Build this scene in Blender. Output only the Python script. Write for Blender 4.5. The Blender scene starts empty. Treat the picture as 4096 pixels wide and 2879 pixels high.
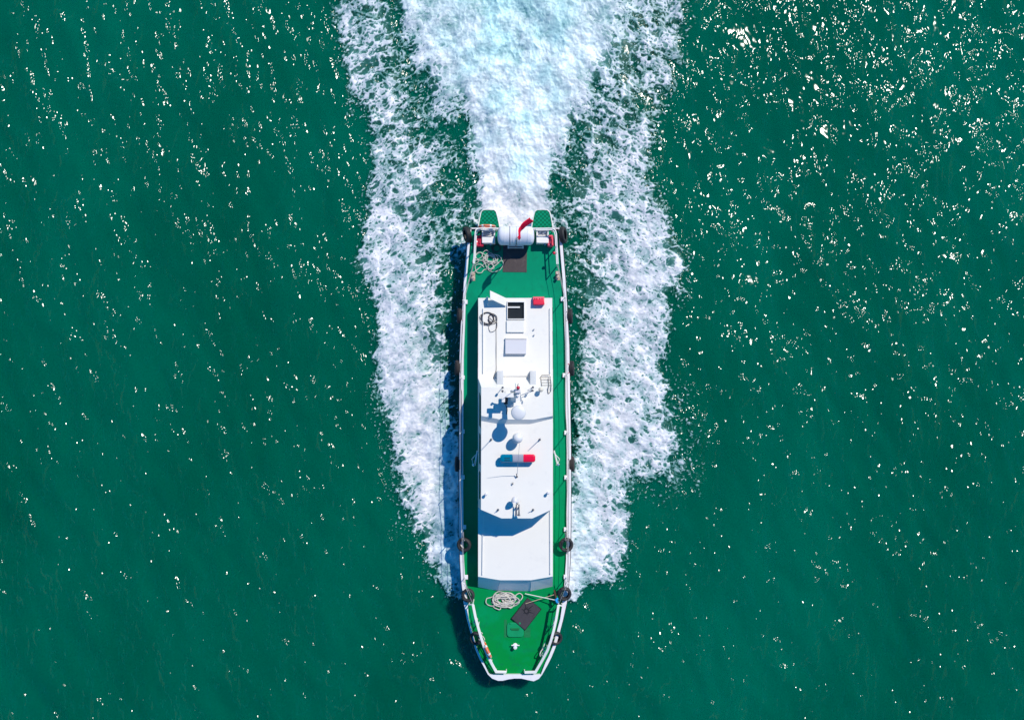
import bpy, math, random
import numpy as np
from mathutils import Vector, Matrix
R = math.radians
random.seed(7)
S = bpy.context.scene
C = S.collection

# ------------------------------------------------------------------ camera, sky, sun, exposure
DZ = 0.88                      # height of the deck above the water
CAMH = 30.0                   # height of the camera above the deck
cam = bpy.data.cameras.new('camera')
cam.sensor_width = 36.0
cam.lens = 36.0 * CAMH / 40.96
cam.clip_start = 0.1
cam.clip_end = 20000
co = bpy.data.objects.new('camera', cam)
co.location = (0, 0, DZ + CAMH)
co.rotation_euler = (0, 0, 0)
C.objects.link(co)
S.camera = co
SUN_EL = R(46)
SUN_DIR = Vector((0.62 * math.cos(SUN_EL), 0.785 * math.cos(SUN_EL), math.sin(SUN_EL))).normalized()
w = bpy.data.worlds.new('World')
S.world = w
w.use_nodes = True
nt = w.node_tree
bg = nt.nodes['Background']
sky = nt.nodes.new('ShaderNodeTexSky')
sky.sky_type = 'NISHITA'
sky.sun_disc = False
sky.sun_elevation = SUN_EL
sky.sun_rotation = math.atan2(SUN_DIR.x, SUN_DIR.y)
sky.air_density = 1.0
sky.dust_density = 0.0
sky.ozone_density = 6.0
hs = nt.nodes.new('ShaderNodeHueSaturation')      # the deep blue of a very clear day
hs.inputs['Saturation'].default_value = 1.75
nt.links.new(sky.outputs[0], hs.inputs['Color'])
nt.links.new(hs.outputs[0], bg.inputs[0])
bg.inputs[1].default_value = 0.14
sl = bpy.data.lights.new('sun', 'SUN')
sl.energy = 4.5
sl.angle = R(0.53)
sl.color = (1.0, 0.945, 0.85)
so = bpy.data.objects.new('sun', sl)
so.rotation_euler = SUN_DIR.to_track_quat('Z', 'Y').to_euler()
so.location = (20, 30, 40)
C.objects.link(so)
S.view_settings.view_transform = 'Standard'
S.view_settings.look = 'None'
S.view_settings.exposure = 0.0
S.view_settings.gamma = 1.0
S.render.engine = 'CYCLES'
S.cycles.use_denoising = True
S.cycles.max_bounces = 6
S.cycles.sample_clamp_indirect = 4.0
S.cycles.caustics_reflective = False
S.cycles.caustics_refractive = False


# ------------------------------------------------------------------ materials
def mat(name, col, rough=0.5, spec=0.5, var=0.0, vscale=3.0, dirt=None, bump=0.0, bscale=40.0, metal=0.0, coat=0.0, dscale=1.2, dth=(0.55, 0.75)):
    m = bpy.data.materials.new(name)
    m.use_nodes = True
    n = m.node_tree.nodes
    l = m.node_tree.links
    b = n['Principled BSDF']
    b.inputs['Roughness'].default_value = rough
    b.inputs['Metallic'].default_value = metal
    b.inputs['Specular IOR Level'].default_value = spec
    b.inputs['Coat Weight'].default_value = coat
    tc = n.new('ShaderNodeTexCoord')
    src = None
    if var > 0 or dirt:
        ns = n.new('ShaderNodeTexNoise')
        ns.inputs['Scale'].default_value = vscale
        ns.inputs['Detail'].default_value = 6
        ns.inputs['Roughness'].default_value = 0.65
        l.new(tc.outputs['Object'], ns.inputs['Vector'])
        mx = n.new('ShaderNodeMix')
        mx.data_type = 'RGBA'
        mx.inputs[6].default_value = tuple(max(0, c * (1 - var)) for c in col) + (1,)
        mx.inputs[7].default_value = tuple(min(1, c * (1 + var)) for c in col) + (1,)
        l.new(ns.outputs['Fac'], mx.inputs[0])
        src = mx.outputs[2]
        if dirt:
            n2 = n.new('ShaderNodeTexNoise')
            n2.inputs['Scale'].default_value = dscale
            n2.inputs['Detail'].default_value = 8
            n2.inputs['Roughness'].default_value = 0.7
            l.new(tc.outputs['Object'], n2.inputs['Vector'])
            mr = n.new('ShaderNodeMapRange')
            mr.inputs[1].default_value = dth[0]
            mr.inputs[2].default_value = dth[1]
            mr.inputs[4].default_value = dirt[3]
            l.new(n2.outputs['Fac'], mr.inputs[0])
            m2 = n.new('ShaderNodeMix')
            m2.data_type = 'RGBA'
            m2.inputs[7].default_value = (dirt[0], dirt[1], dirt[2], 1)
            l.new(mr.outputs[0], m2.inputs[0])
            l.new(src, m2.inputs[6])
            src = m2.outputs[2]
        l.new(src, b.inputs['Base Color'])
    else:
        b.inputs['Base Color'].default_value = tuple(col) + (1,)
    if bump > 0:
        n3 = n.new('ShaderNodeTexNoise')
        n3.inputs['Scale'].default_value = bscale
        n3.inputs['Detail'].default_value = 3
        l.new(tc.outputs['Object'], n3.inputs['Vector'])
        bp = n.new('ShaderNodeBump')
        bp.inputs['Strength'].default_value = bump
        bp.inputs['Distance'].default_value = 0.02
        l.new(n3.outputs['Fac'], bp.inputs['Height'])
        l.new(bp.outputs[0], b.inputs['Normal'])
    return m


M = {}
M['white'] = mat('white_paint', (0.82, 0.785, 0.73), 0.35, 0.4, 0.03, 2.0, dirt=(0.50, 0.49, 0.50, 0.22), dscale=2.2)
M['roof'] = mat('roof_paint', (0.82, 0.785, 0.715), 0.55, 0.3, 0.03, 1.5, dirt=(0.60, 0.58, 0.56, 0.40), dscale=1.6)
M['vent'] = mat('vent_paint', (0.52, 0.52, 0.53), 0.5, 0.3, 0.04, 3.0)
M['cap'] = mat('gunwale_paint', (0.78, 0.75, 0.76), 0.45, 0.4, 0.05, 3.0, dirt=(0.40, 0.33, 0.31, 0.45), dscale=4.0, dth=(0.56, 0.72))
M['grey'] = mat('grey_panel', (0.60, 0.59, 0.62), 0.45, 0.4, 0.04, 4.0)
M['dgrey'] = mat('dark_grey', (0.12, 0.12, 0.14), 0.5, 0.4, 0.1, 5.0)
M['black'] = mat('black_plastic', (0.018, 0.018, 0.02), 0.45, 0.4, 0.2, 9.0)
M['dark'] = mat('interior_shade', (0.02, 0.025, 0.03), 0.8, 0.1, 0.3, 3.0)
M['rubber'] = mat('tyre_rubber', (0.022, 0.022, 0.024), 0.62, 0.35, 0.3, 7.0, dirt=(0.065, 0.06, 0.056, 0.6), bump=0.4, bscale=30, dscale=6, dth=(0.5, 0.72))
M['wornrubber'] = mat('dusty_rubber', (0.045, 0.039, 0.038), 0.8, 0.2, 0.3, 7.0, dirt=(0.15, 0.12, 0.115, 0.6), bump=0.3, bscale=30, dscale=5)
M['rope'] = mat('rope_fibre', (0.62, 0.58, 0.52), 0.9, 0.1, 0.12, 30.0, dirt=(0.32, 0.28, 0.23, 0.5), bump=0.7, bscale=160, dscale=12)
M['thinrope'] = mat('tie_rope_fibre', (0.50, 0.46, 0.42), 0.9, 0.1, 0.2, 20.0)
M['redrope'] = mat('red_rope_fibre', (0.55, 0.05, 0.07), 0.9, 0.1, 0.2, 20.0)
M['darkrope'] = mat('dark_rope_fibre', (0.06, 0.05, 0.045), 0.9, 0.1, 0.2, 20.0)
M['cable'] = mat('cable_sheath', (0.05, 0.045, 0.05), 0.6, 0.3, 0.2, 20.0)
M['wiregrey'] = mat('plastic_coated_wire', (0.20, 0.18, 0.18), 0.5, 0.3, 0.1, 8.0)
M['metal'] = mat('stainless_steel', (0.62, 0.63, 0.65), 0.25, 0.5, 0.05, 8.0, metal=0.9)
M['wire'] = mat('guard_wire', (0.40, 0.38, 0.37), 0.5, 0.4, 0.1, 8.0, metal=0.3)
M['rust'] = mat('rusty_iron', (0.42, 0.30, 0.22), 0.8, 0.2, 0.3, 15.0, dirt=(0.70, 0.60, 0.55, 0.8), bump=0.4, bscale=50, dscale=8, dth=(0.45, 0.6))
M['red'] = mat('red_plastic', (0.72, 0.006, 0.045), 0.4, 0.5, 0.08, 6.0)
M['darkred'] = mat('red_can_plastic', (0.50, 0.012, 0.045), 0.4, 0.5, 0.12, 6.0)
M['pink'] = mat('faded_red_plastic', (0.72, 0.085, 0.13), 0.5, 0.4, 0.1, 5.0)
M['blue'] = mat('blue_lens', (0.0, 0.16, 0.27), 0.15, 0.6, 0.15, 6.0, coat=0.5)
M['redlens'] = mat('red_lens', (0.80, 0.004, 0.04), 0.15, 0.6, 0.08, 6.0, coat=0.5)
M['clearlens'] = mat('grey_lens', (0.33, 0.33, 0.38), 0.15, 0.6, 0.1, 6.0, coat=0.5)
M['orange'] = mat('orange_ring', (0.80, 0.13, 0.03), 0.5, 0.4, 0.08, 6.0, dirt=(0.9, 0.35, 0.2, 0.4), dscale=5)
M['mat'] = mat('stern_mat', (0.085, 0.070, 0.070), 0.95, 0.1, 0.25, 6.0, dirt=(0.15, 0.12, 0.115, 0.8), bump=0.6, bscale=120, dscale=4)
M['bowmat'] = mat('bow_mat', (0.060, 0.055, 0.063), 0.95, 0.1, 0.25, 7.0, dirt=(0.03, 0.027, 0.032, 0.5), bump=0.3, bscale=120, dscale=5)
M['bluepl'] = mat('blue_mop_head', (0.02, 0.33, 0.75), 0.6, 0.3, 0.15, 20.0)
M['wood'] = mat('pale_wood', (0.55, 0.42, 0.28), 0.7, 0.2, 0.2, 20.0)
M['brush'] = mat('brown_bristles', (0.10, 0.045, 0.035), 0.9, 0.1, 0.3, 30.0)
M['glass'] = mat('window_glass', (0.015, 0.022, 0.028), 0.06, 0.6, 0.1, 2.0, coat=0.3)
M['hull'] = mat('hull_paint', (0.62, 0.62, 0.62), 0.35, 0.4, 0.05, 1.5, dirt=(0.30, 0.24, 0.20, 0.5), dscale=1.5)
M['bottom'] = mat('antifouling', (0.35, 0.03, 0.03), 0.6, 0.3, 0.1, 2.0)
M['dome'] = mat('dome_plastic', (0.66, 0.66, 0.67), 0.42, 0.4, 0.02, 3.0)
M['cream'] = mat('cream_dome', (0.66, 0.60, 0.50), 0.42, 0.4, 0.04, 3.0)
M['canister'] = mat('canister_shell', (0.72, 0.72, 0.76), 0.32, 0.5, 0.03, 3.0, dirt=(0.42, 0.42, 0.48, 0.3), dscale=2.5)
M['flag'] = mat('flag_cloth', (0.88, 0.008, 0.05), 0.85, 0.1, 0.08, 6.0)


def deck_material(name, grid=False):
    m = bpy.data.materials.new(name)
    m.use_nodes = True
    n = m.node_tree.nodes
    l = m.node_tree.links
    b = n['Principled BSDF']
    b.inputs['Roughness'].default_value = 0.6
    b.inputs['Specular IOR Level'].default_value = 0.06
    tc = n.new('ShaderNodeTexCoord')
    sep = n.new('ShaderNodeSeparateXYZ')
    l.new(tc.outputs['Object'], sep.inputs[0])
    mr = n.new('ShaderNodeMapRange')
    mr.inputs[1].default_value = -9.0
    mr.inputs[2].default_value = 3.0
    l.new(sep.outputs['Y'], mr.inputs[0])
    mx = n.new('ShaderNodeMix')
    mx.data_type = 'RGBA'
    mx.inputs[6].default_value = (0.0, 0.235, 0.040, 1)     # colour cast put into the deck tone: yellower green forward
    mx.inputs[7].default_value = (0.0, 0.235, 0.120, 1)     # same colour cast, bluer green aft
    l.new(mr.outputs[0], mx.inputs[0])
    ns = n.new('ShaderNodeTexNoise')
    ns.inputs['Scale'].default_value = 1.3
    ns.inputs['Detail'].default_value = 8
    ns.inputs['Roughness'].default_value = 0.6
    l.new(tc.outputs['Object'], ns.inputs['Vector'])
    m2 = n.new('ShaderNodeMapRange')
    m2.inputs[1].default_value = 0.5
    m2.inputs[2].default_value = 0.8
    m2.inputs[4].default_value = 0.4
    l.new(ns.outputs['Fac'], m2.inputs[0])
    m3 = n.new('ShaderNodeMix')
    m3.data_type = 'RGBA'
    m3.inputs[7].default_value = (0.0, 0.33, 0.17, 1)
    l.new(m2.outputs[0], m3.inputs[0])
    l.new(mx.outputs[2], m3.inputs[6])
    src = m3.outputs[2]
    nd = n.new('ShaderNodeTexNoise')
    nd.inputs['Scale'].default_value = 3.1
    nd.inputs['Detail'].default_value = 9
    nd.inputs['Roughness'].default_value = 0.72
    mpd = n.new('ShaderNodeMapping')
    mpd.inputs[1].default_value = (7, 3, 1)
    l.new(tc.outputs['Object'], mpd.inputs[0])
    l.new(mpd.outputs[0], nd.inputs['Vector'])
    m5 = n.new('ShaderNodeMapRange')
    m5.inputs[1].default_value = 0.52
    m5.inputs[2].default_value = 0.72
    m5.inputs[4].default_value = 0.55
    l.new(nd.outputs['Fac'], m5.inputs[0])
    m6 = n.new('ShaderNodeMix')
    m6.data_type = 'RGBA'
    m6.inputs[7].default_value = (0.005, 0.14, 0.08, 1)
    l.new(m5.outputs[0], m6.inputs[0])
    l.new(src, m6.inputs[6])
    src = m6.outputs[2]
    if grid:
        bt = n.new('ShaderNodeTexChecker')
        bt.inputs['Scale'].default_value = 12
        bt.inputs[1].default_value = (1, 1, 1, 1)
        bt.inputs[2].default_value = (0.5, 0.55, 0.5, 1)
        l.new(tc.outputs['Object'], bt.inputs['Vector'])
        m4 = n.new('ShaderNodeMix')
        m4.data_type = 'RGBA'
        m4.blend_type = 'MULTIPLY'
        m4.inputs[0].default_value = 1.0
        l.new(src, m4.inputs[6])
        l.new(bt.outputs[0], m4.inputs[7])
        src = m4.outputs[2]
    l.new(src, b.inputs['Base Color'])
    n3 = n.new('ShaderNodeTexNoise')
    n3.inputs['Scale'].default_value = 70
    l.new(tc.outputs['Object'], n3.inputs['Vector'])
    bp = n.new('ShaderNodeBump')
    bp.inputs['Strength'].default_value = 0.15
    bp.inputs['Distance'].default_value = 0.02
    l.new(n3.outputs['Fac'], bp.inputs['Height'])
    l.new(bp.outputs[0], b.inputs['Normal'])
    return m


M['deck'] = deck_material('deck_paint')
M['deckgrid'] = deck_material('platform_tread', True)
M['decklight'] = mat('hatch_green', (0.004, 0.27, 0.10), 0.5, 0.3, 0.2, 5.0)
M['deckdark'] = mat('dark_green', (0.012, 0.18, 0.06), 0.7, 0.2, 0.25, 6.0, dirt=(0.01, 0.12, 0.05, 0.8), dscale=5)


# ------------------------------------------------------------------ mesh helpers (all in metres; z is given above the deck)
def P(px, py, z=0.0):
    k = (CAMH - z) / CAMH
    return Vector(((px - 2048) / 100 * k, (1439.5 - py) / 100 * k, z + DZ))


Y0 = {1: 820, 2: 1150, 3: 1460, 4: 1780, 5: 2100, 6: 2400}


def Q(i, u, v, z=0.0):
    return P(1800 + u / 4.332, Y0[i] + v / 4.332, z)


class MB:
    def __init__(s):
        s.v = []
        s.f = []

    def add(s, vs, fs):
        o = len(s.v)
        s.v += [Vector(p) for p in vs]
        s.f += [tuple(i + o for i in f) for f in fs]
        return s

    def loft(s, rings, cap=True, closed=True):
        n = len(rings[0])
        vs = [p for r in rings for p in r]
        fs = []
        for k in range(len(rings) - 1):
            for i in range(n if closed else n - 1):
                j = (i + 1) % n
                fs.append((k * n + i, k * n + j, (k + 1) * n + j, (k + 1) * n + i))
        if cap:
            fs.append(tuple(reversed(range(n))))
            fs.append(tuple((len(rings) - 1) * n + i for i in range(n)))
        return s.add(vs, fs)

    def box(s, c, size, rz=0.0, rot=None):
        m = rot if rot is not None else Matrix.Rotation(rz, 3, 'Z')
        c = Vector(c)
        hx, hy, hz = [a / 2 for a in size]
        pts = [c + m @ Vector((x, y, z)) for z in (-hz, hz) for x, y in ((-hx, -hy), (hx, -hy), (hx, hy), (-hx, hy))]
        return s.loft([pts[:4], pts[4:]])

    def slab(s, quad, t):          # quad of top points, thickness t downwards
        top = [Vector(p) for p in quad]
        bot = [p - Vector((0, 0, t)) for p in top]
        return s.loft([bot, top])

    def tube(s, pts, r, n=8, closed=False, smooth=0, r2=None):
        pts = [Vector(p) for p in pts]
        if smooth:
            pts = spline(pts, smooth, closed)
        rings = []
        N = len(pts)
        up = Vector((0, 0, 1))
        px = None
        for i, p in enumerate(pts):
            if closed:
                t = pts[(i + 1) % N] - pts[i - 1]
            else:
                t = pts[min(i + 1, N - 1)] - pts[max(i - 1, 0)]
            if t.length < 1e-9:
                t = Vector((1, 0, 0))
            t.normalize()
            if px is None:
                px = t.cross(up)
                if px.length < 1e-3:
                    px = t.cross(Vector((1, 0, 0)))
            px = (px - t * px.dot(t))
            if px.length < 1e-6:
                px = t.orthogonal()
            px.normalize()
            py = t.cross(px)
            rr = r if r2 is None else r + (r2 - r) * i / max(1, N - 1)
            rings.append([p + px * math.cos(a) * rr + py * math.sin(a) * rr for a in (2 * math.pi * k / n for k in range(n))])
        if closed:
            rings.append(rings[0])
        return s.loft(rings, cap=not closed)

    def lathe(s, c, prof, n=24, axis=Vector((0, 0, 1))):
        axis = Vector(axis).normalized()
        q = axis.to_track_quat('Z', 'Y').to_matrix()
        c = Vector(c)
        rings = [[c + q @ Vector((rr * math.cos(2 * math.pi * k / n), rr * math.sin(2 * math.pi * k / n), z)) for k in range(n)] for rr, z in prof]
        return s.loft(rings)

    def ball(s, c, r, n=20, sc=(1, 1, 1)):
        c = Vector(c)
        rings = []
        for i in range(1, n // 2):
            a = -math.pi / 2 + math.pi * i / (n // 2)
            rings.append([c + Vector((r * sc[0] * math.cos(a) * math.cos(2 * math.pi * k / n), r * sc[1] * math.cos(a) * math.sin(2 * math.pi * k / n), r * sc[2] * math.sin(a))) for k in range(n)])
        return s.loft(rings)

    def build(s, name, m, parent=None, bevel=0.0, base=None, smooth=True, ang=35):
        """link as one mesh object; parent = root Empty or a part; base = origin when top-level"""
        org = base if base is not None else (world_loc(parent) if parent else Vector((0, 0, 0)))
        me = bpy.data.meshes.new(name)
        me.from_pydata([tuple(p - org) for p in s.v], [], s.f)
        me.validate()
        me.update()
        if smooth:
            me.shade_smooth()
            me.set_sharp_from_angle(angle=R(ang))
        me.materials.append(M[m] if isinstance(m, str) else m)
        o = bpy.data.objects.new(name, me)
        C.objects.link(o)
        if parent:
            o.parent = parent
            LOC[o.name] = world_loc(parent)
        else:
            o.location = org
            LOC[o.name] = org
        if bevel > 0:
            b = o.modifiers.new('bevel', 'BEVEL')
            b.width = bevel
            b.segments = 2
            b.limit_method = 'ANGLE'
            b.angle_limit = R(30)
        return o


LOC = {}


def world_loc(o):
    return Vector(LOC[o.name])


def thing(name, loc, label, cat, group=None):
    o = bpy.data.objects.new(name, None)
    o.empty_display_size = 0.2
    o.location = loc
    C.objects.link(o)
    LOC[o.name] = Vector(loc)
    o['label'] = label
    o['category'] = cat
    if group:
        o['group'] = group
    return o


def tag(o, label=None, cat=None, group=None, kind=None):
    for k, v in (('label', label), ('category', cat), ('group', group), ('kind', kind)):
        if v:
            o[k] = v
    return o


def spline(p, sub, closed=False):
    out = []
    N = len(p)
    for i in range(N if closed else N - 1):
        if closed:
            a, b, c, d = p[i - 1], p[i], p[(i + 1) % N], p[(i + 2) % N]
        else:
            a, b, c, d = p[max(i - 1, 0)], p[i], p[i + 1], p[min(i + 2, N - 1)]
        for k in range(sub):
            t = k / sub
            out.append(0.5 * ((2 * b) + (c - a) * t + (2 * a - 5 * b + 4 * c - d) * t * t + (3 * b - a - 3 * c + d) * t ** 3))
    if not closed:
        out.append(p[-1])
    return out


def inset(poly, d):
    """offset a closed 2D outline inwards (works for the gently curved hull outline)"""
    n = len(poly)
    area = sum(poly[i].x * poly[(i + 1) % n].y - poly[(i + 1) % n].x * poly[i].y for i in range(n))
    sgn = 1 if area > 0 else -1
    out = []
    for i in range(n):
        a, b, c = poly[i - 1], poly[i], poly[(i + 1) % n]
        e1 = (b - a).to_2d()
        e2 = (c - b).to_2d()
        if e1.length < 1e-6 or e2.length < 1e-6:
            e1 = e2 = (c - a).to_2d()
        e1.normalize()
        e2.normalize()
        n1 = Vector((-e1.y, e1.x)) * sgn
        n2 = Vector((-e2.y, e2.x)) * sgn
        nn = n1 + n2
        nn.normalize()
        k = d[i] if isinstance(d, (list, tuple)) else d
        k = k / max(0.5, nn.dot(n1))
        out.append(Vector((b.x + nn.x * k, b.y + nn.y * k, b.z)))
    return out


# ------------------------------------------------------------------ numpy noise for the sea and the foam
rng = np.random.RandomState(11)
PERM = rng.permutation(4096)
GA = rng.rand(4096) * 2 * np.pi
GX, GY = np.cos(GA), np.sin(GA)
JX, JY = rng.rand(4096), rng.rand(4096)


def hsh(ix, iy):
    return PERM[(PERM[ix & 4095] + iy) & 4095]


def perlin(x, y):
    ix = np.floor(x).astype(np.int64)
    iy = np.floor(y).astype(np.int64)
    fx, fy = x - ix, y - iy
    u = fx * fx * fx * (fx * (fx * 6 - 15) + 10)
    v = fy * fy * fy * (fy * (fy * 6 - 15) + 10)
    r = []
    for dx in (0, 1):
        for dy in (0, 1):
            h = hsh(ix + dx, iy + dy)
            r.append(GX[h] * (fx - dx) + GY[h] * (fy - dy))
    a = r[0] + (r[2] - r[0]) * u
    b = r[1] + (r[3] - r[1]) * u
    return (a + (b - a) * v) * 1.5


def fbm(x, y, o=4, g=0.55):
    s = np.zeros_like(x)
    a, t = 1.0, 0.0
    for k in range(o):
        s += a * perlin(x + 17.3 * k, y - 9.1 * k)
        t += a
        a *= g
        x, y = x * 2.03, y * 2.03
    return s / t


def worley(x, y):
    ix = np.floor(x).astype(np.int64)
    iy = np.floor(y).astype(np.int64)
    f1 = np.full(x.shape, 9.0)
    f2 = np.full(x.shape, 9.0)
    for dx in (-1, 0, 1):
        for dy in (-1, 0, 1):
            h = hsh(ix + dx, iy + dy)
            d = np.hypot(ix + dx + JX[h] - x, iy + dy + JY[h] - y)
            f2 = np.minimum(f2, np.maximum(f1, d))
            f1 = np.minimum(f1, d)
    return f1, f2


def sstep(a, b, x):
    t = np.clip((x - a) / (b - a), 0, 1)
    return t * t * (3 - 2 * t)


def grid_mesh(name, X, Y, Z, keep=None, attrs=None):
    ny, nx = X.shape
    idx = np.arange(nx * ny).reshape(ny, nx)
    q = np.stack([idx[:-1, :-1], idx[:-1, 1:], idx[1:, 1:], idx[1:, :-1]], -1).reshape(-1, 4)
    if keep is not None:
        kf = (keep[:-1, :-1] | keep[:-1, 1:] | keep[1:, 1:] | keep[1:, :-1]).reshape(-1)
        q = q[kf]
    used = np.zeros(nx * ny, bool)
    used[q.reshape(-1)] = True
    remap = np.cumsum(used) - 1
    q = remap[q]
    co_ = np.stack([X, Y, Z], -1).reshape(-1, 3)[used]
    me = bpy.data.meshes.new(name)
    me.vertices.add(len(co_))
    me.vertices.foreach_set('co', co_.astype(np.float32).reshape(-1))
    me.loops.add(q.size)
    me.loops.foreach_set('vertex_index', q.reshape(-1).astype(np.int32))
    me.polygons.add(len(q))
    me.polygons.foreach_set('loop_start', (np.arange(len(q)) * 4).astype(np.int32))
    me.update(calc_edges=True)
    me.shade_smooth()
    for k, a in (attrs or {}).items():
        at = me.attributes.new(k, 'FLOAT', 'POINT')
        at.data.foreach_set('value', a.reshape(-1)[used].astype(np.float32))
    o = bpy.data.objects.new(name, me)
    C.objects.link(o)
    return o


# ------------------------------------------------------------------ the sea
def swell(X, Y):
    # gentle chop; crests run down to the right
    c, s_ = math.cos(R(22)), math.sin(R(22))
    U = X * c + Y * s_
    V = -X * s_ + Y * c
    fade = np.exp(-np.maximum(0, np.hypot(X, Y) - 60) / 80)
    return (0.16 * fbm(U / 3.2, V / 7.5, 3) + 0.05 * fbm(U / 0.9 + 31, V / 1.9, 2)) * fade


def axis(lo, hi, step, far):
    a = np.arange(lo, hi + step / 2, step)
    g = []
    d, x = step, 0
    while x < far:
        d *= 1.22
        x += d
        g.append(x)
    g = np.array(g)
    return np.concatenate([lo - g[::-1], a, hi + g])


ax = axis(-27, 27, 0.12, 4000)
ay = axis(-20, 21, 0.12, 4000)
X, Y = np.meshgrid(ax, ay)
Z = swell(X, Y)
water = grid_mesh('water', X, Y, Z)
tag(water, kind='structure')

m = bpy.data.materials.new('sea_water')
m.use_nodes = True
n = m.node_tree.nodes
l = m.node_tree.links
n.remove(n['Principled BSDF'])
WATER_ROUGH = 0.19
dif = n.new('ShaderNodeSubsurfaceScattering')    # light scattered back out of the murky water
dif.falloff = 'BURLEY'
dif.inputs['Scale'].default_value = 0.45
dif.inputs['Radius'].default_value = (0.3, 1.0, 0.9)
glo = n.new('ShaderNodeBsdfGlossy')           # the rippled surface
glo.distribution = 'BECKMANN'
glo.inputs['Roughness'].default_value = WATER_ROUGH
fre = n.new('ShaderNodeFresnel')
fre.inputs['IOR'].default_value = 1.42
mxs = n.new('ShaderNodeMixShader')
l.new(fre.outputs[0], mxs.inputs[0])
l.new(dif.outputs[0], mxs.inputs[1])
l.new(glo.outputs[0], mxs.inputs[2])
l.new(mxs.outputs[0], n['Material Output'].inputs[0])
tc = n.new('ShaderNodeTexCoord')


def noise(scale, detail=2.0, rough=0.5, rot=0.0, stretch=(1, 1, 1), off=(0, 0, 0), dist=0.0, inp=None):
    mp = n.new('ShaderNodeMapping')
    mp.inputs['Location'].default_value = off
    mp.inputs['Rotation'].default_value = (0, 0, rot)
    mp.inputs['Scale'].default_value = stretch
    l.new(tc.outputs['Object'], mp.inputs[0])
    t = n.new('ShaderNodeTexNoise')
    t.inputs['Scale'].default_value = scale
    t.inputs['Detail'].default_value = detail
    t.inputs['Roughness'].default_value = rough
    t.inputs['Distortion'].default_value = dist
    l.new(mp.outputs[0], t.inputs['Vector'])
    return t.outputs['Fac']


def mth(op, a, b_=None, c=None):
    t = n.new('ShaderNodeMath')
    t.operation = op
    for i, x in enumerate((a, b_, c)):
        if x is None:
            continue
        if isinstance(x, (int, float)):
            t.inputs[i].default_value = x
        else:
            l.new(x, t.inputs[i])
    return t.outputs[0]


def mapr(x, a, b_, c=0.0, d=1.0, kind='LINEAR'):
    t = n.new('ShaderNodeMapRange')
    t.interpolation_type = kind
    l.new(x, t.inputs[0])
    for i, y in enumerate((a, b_, c, d)):
        t.inputs[1 + i].default_value = y
    return t.outputs[0]


big = noise(0.13, 3, 0.5, R(20), (1, 0.5, 1))
mxc = n.new('ShaderNodeMix')
mxc.data_type = 'RGBA'
mxc.inputs[6].default_value = (0.0, 0.079, 0.041, 1)
mxc.inputs[7].default_value = (0.0, 0.105, 0.059, 1)
l.new(mapr(big, 0.35, 0.65), mxc.inputs[0])
l.new(mxc.outputs[2], dif.inputs['Color'])
# wind ripples: short steep wavelets, grouped in slanting patches
patch = noise(0.75, 3, 0.6, R(-28), (1.0, 0.42, 1), (3, 5, 0), 0.4)
patch2 = noise(2.6, 2, 0.5, R(-28), (1.0, 0.55, 1), (8, 1, 0))
pm = mapr(mth('ADD', mth('MULTIPLY', patch, 0.6), mth('MULTIPLY', patch2, 0.4)), 0.42, 0.60, 0.30, 1.10, 'SMOOTHSTEP')
wav1 = noise(1.25, 0.35, 0.4, R(24), (1.0, 0.62, 1), (4, 2, 0), 0.2)       # facets of the chop
wav2 = noise(4.8, 0.2, 0.4, R(24), (1.0, 0.8, 1), (1, 9, 0), 0.0)         # ripples that break a glint into dots
h = mth('ADD', mth('MULTIPLY', mth('MULTIPLY', wav1, pm), 1.0), mth('MULTIPLY', wav2, 0.07))
bp = n.new('ShaderNodeBump')
bp.inputs['Strength'].default_value = 1.0
bp.inputs['Distance'].default_value = 0.315
l.new(h, bp.inputs['Height'])
l.new(bp.outputs[0], glo.inputs['Normal'])
water.data.materials.append(m)

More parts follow.
